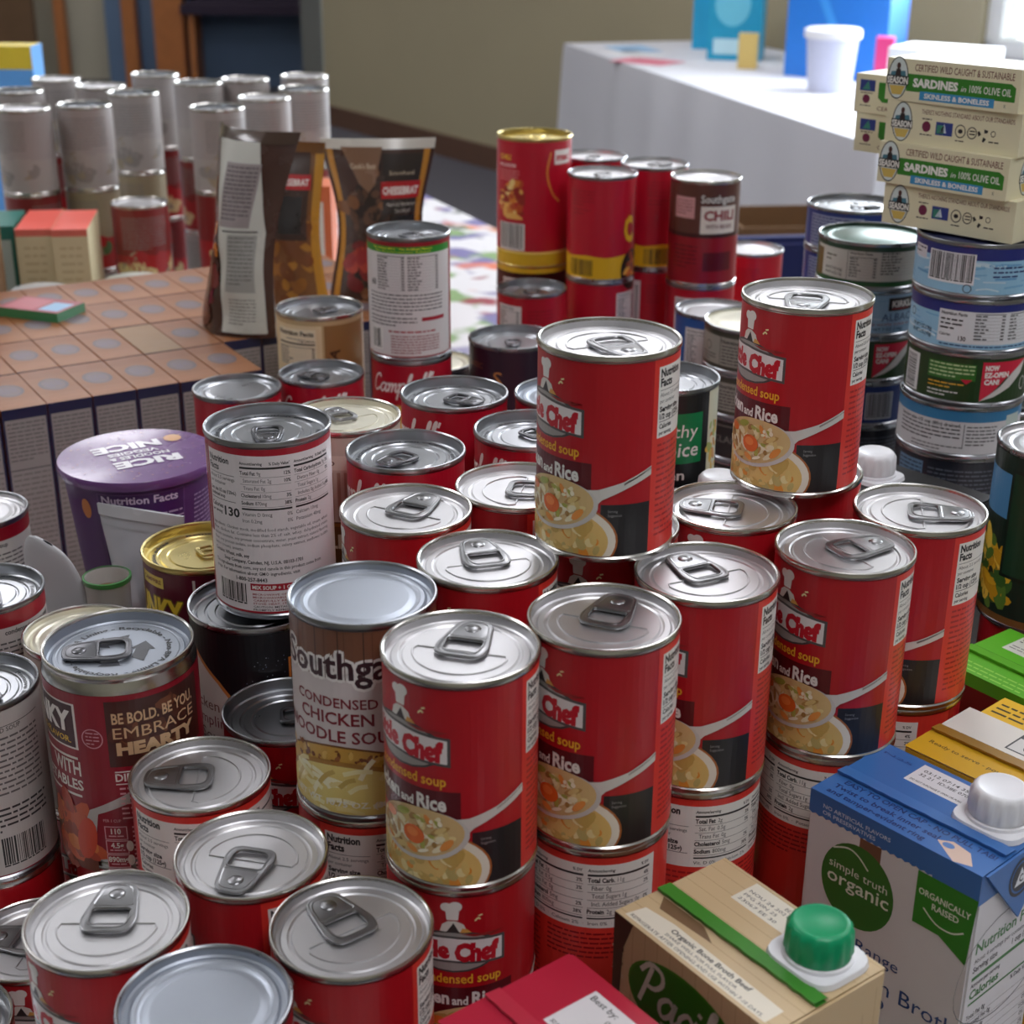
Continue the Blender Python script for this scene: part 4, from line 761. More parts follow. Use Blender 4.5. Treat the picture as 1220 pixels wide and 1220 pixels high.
add_can('soup_can', 'beige can with large nutrition facts lettering before the snack pouches', -167.4, 1278, 261, H=120, R=38, art='beige', base=(196, 170, 126), lid='deep', body=TIN, fr=-29, tab=30, tabsc=.75); under(-167.4, 1278, 141, Z2)
add_can('soup_can', 'white can with green band standing on a red script-lettered can', -85.1, 1219.3, 340.8, art='greenband', base=(150, 20, 36), lid='deep', body=TIN2, fr=-52, tab=-60, tabsc=.88, words=CAMP)
add_can('soup_can', 'red script-lettered can under the white can with green band', -84.6, 1220, 239.2, art='camp', base=(172, 16, 40), lid='deep', body=TIN2, fr=-63, group='red script-lettered soup cans'); under(-84.6, 1220, 137.6, Z2)
add_can('bean_can', 'dark purple can with gold letter S in the middle background', 0, 1245, 245, H=110, R=38, art='purple', base=(44, 26, 44), lid='deep', body=TIN2, fr=-40, tab=-90, tabsc=.7); under(0, 1245, 135, Z2)
add_can('soup_can', 'low can with white lid sliver beside the dark purple can', -69, 1306, 205, lid='plain', lidm=CREAM, body=TIN2, base=(60, 62, 66), art=None); under(-69, 1306, 103.4, Z2)
# back red group
add_can('macaroni_can', 'tall red chili macaroni can with gold rim', 20.1, 1543.6, 368, H=128.8, R=38, art='talls', base=(186, 18, 44), lid='deep', body=GOLD, lidm=GOLD, fr=-26, tab=60, tabm=GOLD, tabsc=.7)
add_can('chili_can', 'brown-labelled can under the tall gold-rimmed red can', 18, 1546, 239.2, R=36, art='redplain', base=(70, 24, 28), lid='deep', body=TIN2, fr=-10); under(18, 1546, 137.6, Z2)
add_can('pasta_can', 'short-stacked red can with ring tab before the gold-rimmed can', 17.6, 1436, 239.2, art='redplain', base=(180, 18, 40), lid='deep', body=TIN2, fr=-20, tab=-70, tabsc=.88); under(17.6, 1436, 137.6, Z2)
for lb, x, y, fr, tb in (('red and yellow can with barcode, right of the gold-rimmed can', 85.8, 1486.4, -25, -80), ('red and yellow can with barcode turned right, behind its twin', 140.8, 1539.3, 20, 40), ('red and yellow can farthest back, only its lid and shoulder showing', 82, 1583, 60, -90)):
    add_can('pasta_can', lb, x, y, 340.8, art='redyellow', base=(186, 18, 44), lid='tab', body=TIN2, fr=fr, tab=tb, tabsc=.88, group='red and yellow pasta cans')
for lb, x, y, fr in (('red can with white facts strip under the front red and yellow can', 86, 1487, 75), ('red can with yellow letter under the right red and yellow can', 141, 1540, -20), ('red can hidden under the farthest red and yellow can', 82, 1583, 20)):
    add_can('pasta_can', lb, x, y, 239.2, art='redplain', base=(186, 18, 44), lid='tab', body=TIN2, fr=fr, group='red cans under the red and yellow pasta cans'); under(x, y, 137.6, Z2)
add_can('chili_can', 'brown and red chili can standing right of the pasta cans', 184, 1469, 340.8, art='chilican', base=(150, 18, 34), lid='plain', body=TIN, fr=5)
add_can('chili_can', 'red can under the brown and red chili can', 184, 1470, 239.2, art='redplain', base=(180, 18, 40), lid='plain', body=TIN2, fr=0); under(184, 1470, 137.6, Z2)
add_can('pasta_can', 'red can with plain lid at the right end of the back red group', 254.2, 1610, 239.2, art='redplain', base=(186, 18, 44), lid='plain', body=TIN2, fr=-40); under(254.2, 1610, 137.6, Z2)
add_can('soup_can', 'black healthy chicken soup can with green square, behind the highest middle can', 101, 949, 304.8, art='healthy', base=(28, 28, 30), lid='deep', body=TIN2, fr=3, tab=-160, tabsc=.75); under(101, 949, 203.2)
add_can('soup_can', 'blue can with plain lid behind the olive tuna cans', 178.7, 1322, 250, H=107, art='redplain', base=(40, 84, 150), lid='plain', body=TIN2, lidm=LIDM, fr=0)
under(178.7, 1322, 143, Z2)
add_can('corn_can', 'dark green corn can cut off by the right edge', 326.4, 848, 297.6, H=112, R=38, art='corn', base=(20, 44, 34), lid='plain', body=TIN2, lidm=LIDM, fr=-20); under(326.4, 848, 185.6)
add_can('soup_can', 'can with red-striped white label cut off by the left edge above the pile', -356, 930, 215, H=100, art='white', base=(206, 204, 198), lid='plain', body=TIN2, fr=0); under(-356, 930, 115)
# tuna stacks
def tuna(label, x, y, zt, art, base, fr, lid='dome', lidm=TIN2, body=TIN2, tab=None, H=38.0):
    add_can('tuna_can', label, x, y, zt, H, 43, 'tuna_' + art, base, fr, tab, lid, body, lidm, 'stacked tuna cans', top=3.4, tabsc=.95)
U3 = [('water', (150, 196, 224), -25, 'light blue wave tuna can with barcode, top of the right stack'), ('facts', (150, 196, 224), -22, 'light blue tuna can with nutrition table, second in the right stack'), ('ezopen', (34, 62, 26), -20, 'green easy-open tuna can with red corner, in the right stack'),
      ('stripe', (206, 206, 208), -15, 'white tuna can with blue top stripe, fourth in the right stack'), ('dark', (30, 34, 44), -10, 'near-black tuna can with blue panel, fifth in the right stack'), ('slate', (32, 36, 42), 10, 'dark tuna can sixth from the top of the right stack'), ('slate', (44, 58, 58), 0, 'slate-green tuna can seventh from the top of the right stack'), ('slate', (36, 44, 50), 20, 'dark tuna can eighth from the top of the right stack'), ('dark', (28, 32, 40), 30, 'dark tuna can ninth from the top of the right stack'), ('slate', (30, 34, 40), 60, 'lowest dark tuna can of the right stack')]
for i, (k, b_, fr, lb) in enumerate(U3): tuna(lb, 322 + (i % 3) * .8, 1043 - (i % 2) * .9, 380 - 38 * i, k, b_, fr, lidm=NAVYM if i < 2 else TIN2)
U2 = [('whitefacts', (46, 78, 58), -8, 'green-lidded tuna can with white facts label, top of the middle stack'), ('albacore', (150, 186, 214), 12, 'pale blue albacore tuna can, second in the middle stack'), ('ezopen', (34, 62, 26), -21, 'green easy-open tuna can in the middle stack'), ('navybar', (34, 58, 120), -25, 'navy tuna can with barcode in the middle stack')] + [('dark', (30, 34, 44), 10 * i, 'dark tuna can hidden low in the middle stack') for i in range(4)]
for i, (k, b_, fr, lb) in enumerate(U2): tuna(lb, 289.9, 1222, 340 - 38 * i, k, b_, fr, lidm=GREENM if i == 0 else TIN2, body=TIN2)
for i in range(8): tuna(('navy tuna can with ring pull, top of the rear stack', 'navy tuna can second in the rear stack', 'navy tuna can hidden low in the rear stack')[min(i, 2)], 302.6, 1346, 340 - 38 * i, 'navytext', (40, 60, 130), 0, lid='tab' if i == 0 else 'dome', tab=10 if i == 0 else None)
for i in range(6): tuna(('olive tuna can with pale lid and grey facts label, beside the high red can', 'olive tuna can with grey facts label, second in its stack', 'black tuna can with grey lettering under the olive ones', 'black tuna can hidden low under the olive ones')[min(i, 3)], 202.5, 1234, 264 - 38 * i, 'kirk' if i < 2 else 'kirkdark', (62, 62, 50) if i < 2 else (34, 34, 34), -20, lidm=CREAM if i == 0 else TIN2)
for i in range(10): tuna('tuna can hidden in the stack that carries the rear sardine boxes', 374, 1138, 416 - 38 * i, 'slate', (44, 58, 58), 10)
# ------------------------------------------------------------------ purple cup
def cup():
    x, y, zt, H = -247.6, 940.5, 250, 118; a = math.atan2(-y, -x)
    t = thing('rice_cup', 'purple paper rice cup with printed film lid', 'cup', (x, y, zt - H), a)
    R1, R0 = 49.0, 37.0; PU = (78, 34, 98)
    mb = MB(); mb.lathe([(0, 2), (R0 - 2, 2), (R0 - 1, 0), (R0, .4), (R1 - .6, H - 6)], 64, PU)
    L = Lab(); L.rect(-28, -60, 28, -3, (96, 58, 116)); L.up(); L.rect(-27, -59, 27, -4, (66, 26, 88)); L.up(); L.text('Nutrition Facts', -25, -10, 5.4, (206, 190, 212), w=48, bold=.025); L.lines(-18, -18, 26, 1, 3, 1.8, (170, 150, 180), 4, 1); L.rect(-19, -23, 27, -22, (180, 160, 190)); L.text('210', 27, -31, 5.4, (190, 170, 200), align='R', bold=.03); L.rect(-19, -35, 27, -34.2, (180, 160, 190)); L.lines(-18, -37, 26, 7, 3, 1.5, (150, 130, 164), 3)
    L.lines(36, -12, 60, 14, 3.2, 1.6, (160, 140, 174), 7); L.ell(-38, -16, 4, 7, (200, 120, 60), 14); L.ell(-36, -78, 10, 16, (214, 150, 60), 14); L.ell(-22, -92, 14, 6, (206, 140, 52), 14)
    def m(x_, y_, o): z = H - 6 + y_; r = R0 + (R1 - R0) * max(0, z) / H + .25 + o; return (r * math.cos(x_ / 46), r * math.sin(x_ / 46), z)
    L.put(mb, m, 3.0); link('cup_body', mb.build('cup_body', CARTON, 40), t)
    mb = MB(); mb.lathe([(R1 - 1, H - 7), (R1 + 2.6, H - 6), (R1 + 3, H - 4.4), (R1 + 3, H - 1.2), (R1 + 2.2, H), (R1 - 4, H + .3), (0, H + 1.2)], 64, (104, 62, 122))
    L = Lab(); r = random.Random(5); P = (240, 236, 242)
    for i in range(90):
        an = r.uniform(0, 2 * PI); rr = r.uniform(30, 46); L.ell(rr * math.cos(an), rr * math.sin(an), r.uniform(.5, 1.5), .5, r.choice([(150, 100, 130), (176, 120, 130), (130, 90, 150)]), 6, r.uniform(0, 3))
    ro = math.radians(-150) - a
    def tx(s, u, v, h, w, bo=.03): c, s_ = math.cos(ro), math.sin(ro); L.text(s, u * c - v * s_, u * s_ + v * c, h, P, w=w, align='C', bold=bo, rot=ro)
    L.up(); tx('RICE', -2, 12, 11, 44, .05); tx('NOODLES &', 0, 3, 5.4, 40, .03); tx('VEGGIES', 2, -5, 5.4, 34, .03); tx('NICE', 3, -21, 12, 46, .05); L.ell(-26, 24, 7, 6, (214, 160, 110), 16)
    L.put(mb, lambda px, py, o: (px, py, H + .3 + .9 * max(0, 1 - math.hypot(px, py) / 45) + .35 + o), 8.0, 8.0); link('film_lid', mb.build('film_lid', FILM, 40), t)
    under(x, y, zt - H, R=40)
cup()
# ------------------------------------------------------------------ cartons with screw caps
def cap_mesh(m, r=13.4, h=14.5):
    def f():
        mb = MB(); n = 60; rows = []
        for z, rr, k in ((0, r, 0), (1.5, r + .2, 0), (2.2, r, 1), (h - 3, r - .5, 1), (h - 1, r - 1.2, 0), (h, r - 2.4, 0), (h - .1, r - 3.4, 0), (h - .6, r - 4.2, 0), (h - .6, 0.01, 0)):
            rows.append([((rr + (.8 if k and (j // 2) % 2 else 0)) * math.cos(2 * PI * j / n), (rr + (.8 if k and (j // 2) % 2 else 0)) * math.sin(2 * PI * j / n), z) for j in range(n)])
        mb.grid(rows, None, 0, True); return mb.build('screw_cap', m, 50)
    return cached(('cap', m.name, r, h), f)
def carton(name, label, fl, yaw, Lx, Wy, H, body_cols, arts, capm=None, cap=(0, 0), seal=(200, 190, 170), seal_y=0.0, ear=None, cat='carton'):
    """fl = front-left corner; local x along the front edge, y to the back"""
    c, s = math.cos(yaw), math.sin(yaw); cx = fl[0] + c * Lx / 2 - s * Wy / 2; cy = fl[1] + s * Lx / 2 + c * Wy / 2
    t = thing(name, label, cat, (cx, cy, 0), yaw)
    x0, x1, y0, y1 = -Lx / 2, Lx / 2, -Wy / 2, Wy / 2
    mb = MB(); mb.box(x0, y0, 0, x1, y1, H, cols=body_cols); link('carton_body', mb.build('carton_body', CARTON, 30, bevel=1.1), t)
    mb = MB()
    F = {'front': plane((x0, y0, H), (1, 0, 0), (0, 0, 1)), 'top': plane((x0, y0, H), (1, 0, 0), (0, 1, 0)), 'right': plane((x1, y0, H), (0, 1, 0), (0, 0, 1))}
    for k, f in arts.items(): L = Lab(); f(L); L.put(mb, F[k], None)
    if mb.f: link('carton_print', mb.build('carton_print', CARTON, smooth=0), t)
    if seal:       # folded fin seam across the top
        mb = MB(); ys = y0 + seal_y; n = 24; r = random.Random(7); rows = [[], [], [], []]
        for i in range(n + 1):
            xx = x0 + .5 + (Lx - 1) * i / n; j = r.uniform(-.3, .3)
            rows[0].append((xx, ys + 6.5, H + .3)); rows[1].append((xx, ys + 5.8, H + 1.5 + j * .3)); rows[2].append((xx, ys - 1.6 + j, H + 2.1)); rows[3].append((xx, ys - 1.4 + j, H + .5))
        mb.grid(rows[::-1], seal); link('top_seam', mb.build('top_seam', CARTON, 40), t)
    if ear:        # triangular flap folded down on the right end
        mb = MB(); P = [(x1 + .4, y0 + 2, H - .4), (x1 + .4, y1 - 2, H - .4), (x1 + 1.6, 2, H - 36)]; Q = [(a + 1.2, b, d) for a, b, d in P]
        mb.face(Q, ear); mb.face(P[::-1], ear)
        for i in range(3): mb.face([P[i], P[(i + 1) % 3], Q[(i + 1) % 3], Q[i]], ear)
        if ear[2] > 150:
            L = Lab(); L.ring(0, -13, 10, 10, 1.6, (30, 34, 40)); L.ell(0, -13, 7.4, 7.4, (30, 34, 40)); L.up(); L.poly([(-5, -17), (5, -17), (0, -8)], (226, 230, 236)); L.up(); L.text('C', -1.6, -15.6, 4, (30, 34, 40), bold=.03)
            L.put(mb, lambda u, v, o: (x1 + 1.7 + o - v * 1.2 / 36, u, H + v), None)
        link('side_flap', mb.build('side_flap', CARTON, smooth=0), t)
    if capm:
        mb = MB(); p = rounded([(-17, -16), (17, -16), (17, 16), (-17, 16)], 10); mb.face([(u, v, 2.4) for u, v in p]); q = [(u, v) for u, v in p]
        mb.grid([[(u * 1.04, v * 1.04, 0) for u, v in q], [(u, v, 2.4) for u, v in q]], None, 0, True); mb.lathe([(14.6, 2.2), (14.6, 4.0), (13.6, 4.4)], 40)
        fg = link('cap_flange', mb.build('cap_flange', WPLAST, 40), t, (cap[0], cap[1], H + .4)); link('screw_cap', cap_mesh(capm), fg, (0, 0, 4.0))
    return t
def cols(c, top=None, front=None, right=None): return [c, top or c, front or c, right or c, c, c]
WOOD = (206, 180, 140)
def pac_top(L):
    L.rect(0, 0, 92, 64, (204, 178, 138)); L.up()
    for i in range(9): L.rect(0, 3 + i * 7.4, 92, 3.3 + i * 7.4, (176, 146, 106))
    L.up(); L.poly([(6, 12), (22, 14), (64, 13), (86, 12.4), (86, 2), (4, 2)], (226, 218, 200)); L.rect(22, 46, 64, 62, (228, 222, 206)); L.rect(0, 24, 92, 30, (52, 128, 34)); L.poly([(5, 23), (30, 23), (40, 18), (10, 16)], (120, 92, 64)); L.up()
    L.text('Organic Bone Broth Beef', 24, 9.4, 2.7, INK, w=46, bold=.02); L.text('SHAKE WELL FOR FULL FLAVOR.', 24, 6.2, 1.7, INK, w=42); L.text('REFRIGERATE AFTER OPENING AND USE WITHIN 7-10 DAYS.', 6, 3, 1.9, INK, w=77)
    L.text('BEST IF USED BY:', 42, 58, 2.2, (90, 84, 76), w=21); L.text('NOU 24 2021 11045', 24, 55, 1.9, INK, w=34); L.text('PFG 30N 25', 24, 51.6, 1.9, INK, w=19); L.text('23067 EE 30', 24, 48, 1.9, INK, w=22)
def pac_front(L):
    L.rect(0, -200, 92, 0, WOOD); L.up()
    for i in range(12): L.rect(4 + i * 7.6, -200, 4.3 + i * 7.6, 0, (178, 146, 104))
    L.up(); L.ell(44, -27, 34, 20, (60, 132, 30), 36); L.up(); L.ell(44, -27.4, 33, 19, (40, 112, 24), 36); L.up(); L.script('Pacific', 16, -34, 10.5, 2.3, (228, 232, 220), .2); L.text('FOODS', 46, -42, 5.4, (206, 220, 190), w=30, align='C'); L.blobs(3, -20, 3, 16, 40, [(206, 190, 160), (60, 40, 30), (150, 130, 100)], .5, 1, 3)
    L.poly([(0, 0), (12, 0), (6, -16), (4, -60), (0, -60)], (70, 44, 34))
def pac_right(L):
    L.rect(0, -200, 64, 0, (200, 172, 130)); L.up()
    for i in range(9): L.rect(4 + i * 7, -200, 4.3 + i * 7, 0, (172, 140, 98))
carton('broth_carton', 'wood-grain beef bone broth carton with green cap', (44.8, 529.3), math.atan2(-.802, .598), 92, 64, 200, cols(WOOD), {'top': pac_top, 'front': pac_front, 'right': pac_right}, GPLAST, (26, 14), (60, 134, 40), 25, (200, 172, 130))
def blue_top(L):
    L.rect(0, 0, 93, 61, (56, 108, 176)); L.up(); L.rect(24, 40, 62, 58, (224, 222, 226)); L.up(); L.text('03:12 07:14 35N', 27, 52, 2.4, INK, w=28, bold=.01); L.text('32 21  ID:38E 07001', 27, 48, 2.4, INK, w=30, bold=.01); L.text('DO NOT PURCHASE IF OPEN OR PUNCTURED', 26, 42, 1.5, INK, w=34, bold=.02)
    L.text('EASY TO OPEN CAP - NO PULL TAB!', 8, 14.6, 3.6, (24, 44, 104), w=82, bold=.02); L.text('Twist to break inner seal', 6, 9, 3.6, (24, 44, 104), w=58, bold=.02); L.text('and tamper-evident ring', 6, 3.4, 3.6, (24, 44, 104), w=54, bold=.02)
    L.poly([(64, 9), (70, 13), (80, 11), (86, 3), (78, 0), (70, 5)], (216, 188, 172)); L.up(); L.ell(70, 8.8, 3, 2, (90, 130, 190)); L.text('N25', 4, 52, 2, (30, 60, 130), w=16)
def blue_front(L):
    BL = (56, 108, 176); pts = [(0, 0), (93, 0)]; n = 46
    pts += [(93 - 93 * i / n, -12 - (1.0 if i % 2 else 0) - (3 if i < 12 else 0)) for i in range(n + 1)]
    L.poly(pts, BL); L.up(); L.text('NO ARTIFICIAL FLAVORS', 8, -7, 2.2, (206, 218, 236), w=38, bold=.01); L.text('OR PRESERVATIVES', 8, -10.4, 2.2, (206, 218, 236), w=30, bold=.01)
    L.rect(30, -27, 42, -12.6, (120, 84, 64)); L.up(); L.ell(31, -40, 20.5, 22.5, (52, 110, 40), 36); L.up(); L.text('simple truth', 14.5, -35.4, 4.6, (222, 228, 214), w=33); L.text('organic', 14, -43.6, 7.6, (222, 228, 214), w=35, bold=.008); L.stroke([(16, -25), (24, -21.6), (30, -23), (36, -28)], .9, (222, 228, 214))
    L.poly([(62, -13), (93, -13), (91, -49), (76, -41), (62, -41)], (46, 128, 34)); L.up(); L.text('ORGANICALLY', 77, -24.5, 3.4, (226, 232, 218), w=27, align='C', bold=.02); L.text('RAISED', 78, -29.6, 3.4, (226, 232, 218), w=14, align='C', bold=.02); L.stroke([(67, -31), (74, -36), (82, -36.4), (88, -33)], .8, (226, 232, 218))
    NB = (40, 74, 132); L.text('Free Range', 12, -74, 6.6, NB, w=46); L.text('Chicken Broth', 12, -90, 8.8, NB, w=78); L.text('ORGANIC', 12, -104, 5, NB, w=30); L.ell(50, -96, 3, 3, NB)
def blue_right(L):
    BL = (56, 108, 176); L.rect(0, -16, 61, 0, BL); L.up(); L.ring(30, -60, 40, 30, .5, (80, 84, 90)); GR = (40, 112, 40)
    L.text('Nutrition Facts', 4, -44, 6.2, GR, w=54, bold=.02); L.text('About 4 servings per container', 4, -49.4, 2.6, INK, w=44); L.text('Serving size', 4, -54.4, 3.4, INK, w=20, bold=.02); L.text('1 cup (240mL)', 58, -54.4, 3.4, INK, w=22, align='R', bold=.02); L.rect(4, -59, 58, -57, GR)
    L.text('Amount per serving', 4, -63, 2.4, INK, w=24, bold=.02); L.text('Calories', 4, -69.6, 5, GR, w=24, bold=.03); L.text('5', 56, -69, 8, GR, align='R', bold=.03); L.rect(4, -73, 58, -71.8, GR); L.text('% Daily Value*', 58, -76.6, 2.6, INK, align='R', bold=.02)
    for i, (a, b) in enumerate((('Total Fat 0g', '0%'), ('Saturated Fat 0g', '0%'), ('Trans Fat 0g', ''), ('Cholesterol 0mg', '0%'), ('Sodium 570mg', '25%'), ('Total Carb. 0g', '0%'), ('Protein 1g', '2%'))): L.text(a, 4, -81.4 - i * 5, 2.7, INK, bold=.015); L.text(b, 58, -81.4 - i * 5, 2.7, INK, align='R') if b else 0; L.rect(4, -83 - i * 5, 58, -82.8 - i * 5, GRY)
YW = math.atan2(-.747, .665)
carton('broth_carton', 'blue and white organic chicken broth carton with white cap', (143, 617), YW, 93, 61, 205, cols((214, 212, 216), (56, 108, 176)), {'top': blue_top, 'front': blue_front, 'right': blue_right}, WPLAST, (27, 12), (62, 114, 182), 21, (56, 108, 176))
def red_top(L):
    L.rect(0, 0, 92, 66, (176, 22, 52)); L.up(); L.rect(24, 33, 66, 60, (216, 212, 214)); L.up(); L.text('Best by:', 26, 55, 3.2, INK, w=15, bold=.01)
    for i, t_ in enumerate(('09 MAY 21', 'CB0F01460', '02:35 6N', '06310')): L.text(t_, 40, 50 - i * 4, 2.6, (60, 58, 60), w=20)
    L.text('SO NEMPTY TO RECYCLE', 26, 34.6, 2, INK, w=24, bold=.02)
carton('broth_carton', 'plain red carton with white best-by patch at the bottom edge', (-27.5, 467), math.atan2(-.79, .613), 92, 68, 195, cols((172, 20, 48)), {'top': red_top}, None, (0, 0), (182, 40, 62), 24, (164, 20, 46))
def grn_top(L):
    L.rect(0, 0, 93, 64, (92, 176, 36)); L.up(); L.rect(12, 40, 40, 62, (206, 208, 196)); L.rect(0, 30, 93, 30.5, (60, 120, 24)); L.rect(55, 30, 55.5, 64, (66, 130, 26)); L.up(); L.lines(14, 58, 34, 2, 3, 1.4, INK, 3); L.lines(14, 48, 36, 2, 3, 1.4, GRY, 6); L.lines(8, 12, 80, 3, 4, 1.8, (150, 206, 90), 5)
def grn_front(L):
    L.rect(0, -8, 93, 0, (92, 176, 36)); L.up(); L.blobs(30, -34, 14, 12, 12, [(60, 22, 22), (96, 56, 46), (140, 90, 80)], 2, 5, 3)
carton('broth_carton', 'green-topped red carton beside the rightmost red can', (243, 764), math.atan2(-.8, .6), 93, 64, 196, cols((126, 26, 22), (92, 176, 36)), {'top': grn_top, 'front': grn_front}, WPLAST, (22, 14), (92, 170, 40), 22, (92, 176, 36))
def yel_top(L):
    L.rect(0, 0, 93, 24, (214, 166, 34)); L.rect(0, 24, 93, 58, (216, 212, 204)); L.up(); L.text('Ready to serve - pour and heat', 6, 12, 3, (90, 70, 20), w=60, bold=.01); L.rect(34, 36, 58, 54, (60, 60, 62)); L.up(); L.rect(35, 37, 57, 50, (206, 204, 200)); L.up(); L.ring(48, 43, 7, 5, .7, INK); L.ring(48, 45, 6, 3.4, .7, INK); L.lines(8, 32, 78, 2, 3, 1.5, GRY, 3)
carton('broth_carton', 'yellow and white carton with pouring diagram, behind the blue broth carton', (197.5, 659), YW, 93, 57, 203, cols((206, 160, 40), (216, 212, 204)), {'top': yel_top}, None, (0, 0), (150, 110, 30), 24)
carton('broth_mix_box', 'narrow yellow box at the right edge behind the white-topped carton', (246, 703), YW, 90, 28, 196, cols((226, 180, 30)), {'top': lambda L: (L.lines(4, 20, 60, 3, 5, 2.4, (60, 44, 14), 4))}, None, seal=None, cat='box')
def blk_front(L):
    L.ring(20, -16, 9, 9, 1.0, (200, 200, 200)); L.poly([(15, -19.6), (25, -19.6), (20, -11)], (210, 210, 210)); L.rect(2, -3, 9, -1, (226, 196, 40)); L.lines(50, -10, 88, 5, 6, 3, (90, 90, 92), 3)
for fl, lb in (((90, 879), 'black carton with white cap beside the healthy soup can'), ((197, 923), 'black carton with white cap and round badge before the tuna stacks')):
    carton('juice_carton', lb, (fl[0] + 5, fl[1] + 6), YW, 93, 62, 240, cols((30, 28, 30)), {'front': blk_front}, WPLAST, (-26, -2), None)
# ------------------------------------------------------------------ sardine boxes
SB = (222, 215, 182)
def season(L, cx, cy, s=1.0):
    L.ell(cx, cy, 9 * s, 14 * s, (40, 44, 44), 28); L.up(); L.ell(cx, cy, 8.2 * s, 13.2 * s, (206, 216, 214), 28); L.up()
    L.poly([(cx - 7.6 * s, cy - 2 * s), (cx + 7.6 * s, cy - 2 * s), (cx + 6 * s, cy + 5 * s), (cx - 6 * s, cy + 4 * s)], (70, 120, 136)); L.poly([(cx - 7 * s, cy - 5 * s), (cx + 7 * s, cy - 5 * s), (cx + 4 * s, cy - 11 * s), (cx - 4 * s, cy - 11 * s)], (206, 178, 92)); L.up()
    L.poly([(cx - 2.6 * s, cy + 1 * s), (cx + 2.6 * s, cy + 1 * s), (cx + 1.8 * s, cy + 6 * s), (cx - 1.8 * s, cy + 6 * s)], (44, 30, 30)); L.ell(cx, cy + 8 * s, 1.7 * s, 2.2 * s, (70, 40, 34), 10); L.up(); L.rect(cx - 9.6 * s, cy - 4.4 * s, cx + 9.6 * s, cy + 1.6 * s, (34, 34, 36)); L.up(); L.text('SEASON', cx, cy - 3.6 * s, 4.4 * s, (240, 238, 230), w=18 * s, align='C', bold=.035)
BW, BD, BH = 100.0, 48.0, 27.8
def sard_mesh(kind):
    def f():
        mb = MB(); mb.box(-BW / 2, -BD / 2, 0, BW / 2, BD / 2, BH, SB); L = Lab(); B = (104, 36, 40)
        if kind == 0:
            L.text('CERTIFIED WILD CAUGHT & SUSTAINABLE', 24, -7.4, 4.6, B, w=82, bold=.008); L.poly([(18, -9.6), (104, -9.6), (108, -12), (108, -21), (18, -21)], (50, 124, 34)); L.up(); L.text('SARDINES', 23.5, -17.6, 5.4, WHT, w=38, bold=.045); L.text('in', 64, -17.6, 3.6, WHT, w=4, shear=.3); L.text('100% OLIVE OIL', 71, -17.6, 4.8, WHT, w=34, bold=.008); L.rect(30, -26, 92, -20.2, (60, 140, 190)); L.up(); L.text('SKINLESS & BONELESS', 34, -24.6, 3.2, WHT, w=54, bold=.03); L.text('K', 100, -25, 2.4, (80, 100, 80)); season(L, 10, -13, 1.0)
        else:
            L.text("THERE'S NOTHING STANDARD ABOUT OUR STANDARDS", 30, -7, 3.2, B, w=76, bold=.005); season(L, 14, -13.6, .95); L.z = 0
            L.ell(35, -15, 3.6, 3.6, (110, 30, 66), 16); L.lines(31, -9.6, 39, 1, 2, 1.2, INK, 3, 1); L.lines(30, -20, 40, 1, 2, 1.2, INK, 4, 1); L.rect(43, -19.6, 57, -11, (46, 60, 130)); L.up(); L.rect(44, -18.6, 50, -13, (60, 130, 110)); L.poly([(46, -18), (50, -12), (52, -18)], (214, 226, 236))
            L.ring(63.5, -15.4, 4.4, 4.4, .7, INK); L.ell(63.5, -15.4, 2, 1.5, INK, 10); L.ring(73, -15.6, 4, 4, .7, INK); L.lines(71, -14, 75.4, 2, 2, 1.2, INK, 2, 1); L.lines(60, -21.4, 67, 1, 2, 1.1, INK, 8, 1)
            for k in range(3): a = k * 2.094; L.poly([(82 + 3.6 * math.cos(a) - 1.6 * math.sin(a), -16 + 3.6 * math.sin(a) + 1.6 * math.cos(a)), (82 + 1.4 * math.cos(a + .9), -16 + 1.4 * math.sin(a + .9)), (82 + 3.8 * math.cos(a + 1.4), -16 + 3.8 * math.sin(a + 1.4)), (82 + 5 * math.cos(a + .7), -16 + 5 * math.sin(a + .7))], INK)
            L.ring(90, -14.6, 2, 2, .5, INK); L.lines(87, -19.6, 95, 1, 2, 1.2, INK, 5, 1)
        L.put(mb, plane((-BW / 2, -BD / 2, BH), (.9, 0, 0), (0, 0, 1)), None)
        L = Lab(); season(L, 24, -13.6, .95); L.put(mb, plane((BW / 2, -BD / 2, BH), (0, 1, 0), (0, 0, 1)), None)
        L = Lab(); L.rect(2, -25, 14, -2, (60, 130, 50)); L.put(mb, plane((BW / 2, -BD / 2, BH), (0, 1, 0), (0, 0, 1)), None) if 0 else None
        return mb.build('sardine_box', CARTON, smooth=0)
    return cached(('sardine', kind), f)
def sard_back():
    def f():
        mb = MB(); mb.box(-BW / 2, -BD / 2, 0, BW / 2, BD / 2, BH, SB); L = Lab(); L.rect(4, -12, 17, -4, (46, 60, 130)); L.poly([(6, -11), (11, -4.6), (13, -11)], (70, 150, 120)); L.ell(10, -17.6, 3.2, 3.2, (110, 30, 66), 14); L.lines(5, -13, 15, 1, 2, 1, INK, 3, 1); L.lines(5, -22, 15, 1, 2, 1, INK, 4, 1); L.poly([(20, -5), (70, -5), (70, -19), (24, -19), (20, -16)], (50, 124, 34)); L.text('CERTIFIED WILD', 20, -25, 3, (104, 36, 40), w=40)
        L.put(mb, plane((-BW / 2, -BD / 2, BH), (1, 0, 0), (0, 0, 1)), None); return mb.build('sardine_box', CARTON, smooth=0)
    return cached('sardb', f)
SY = math.radians(-45.5); sc_, ss_ = math.cos(SY), math.sin(SY)
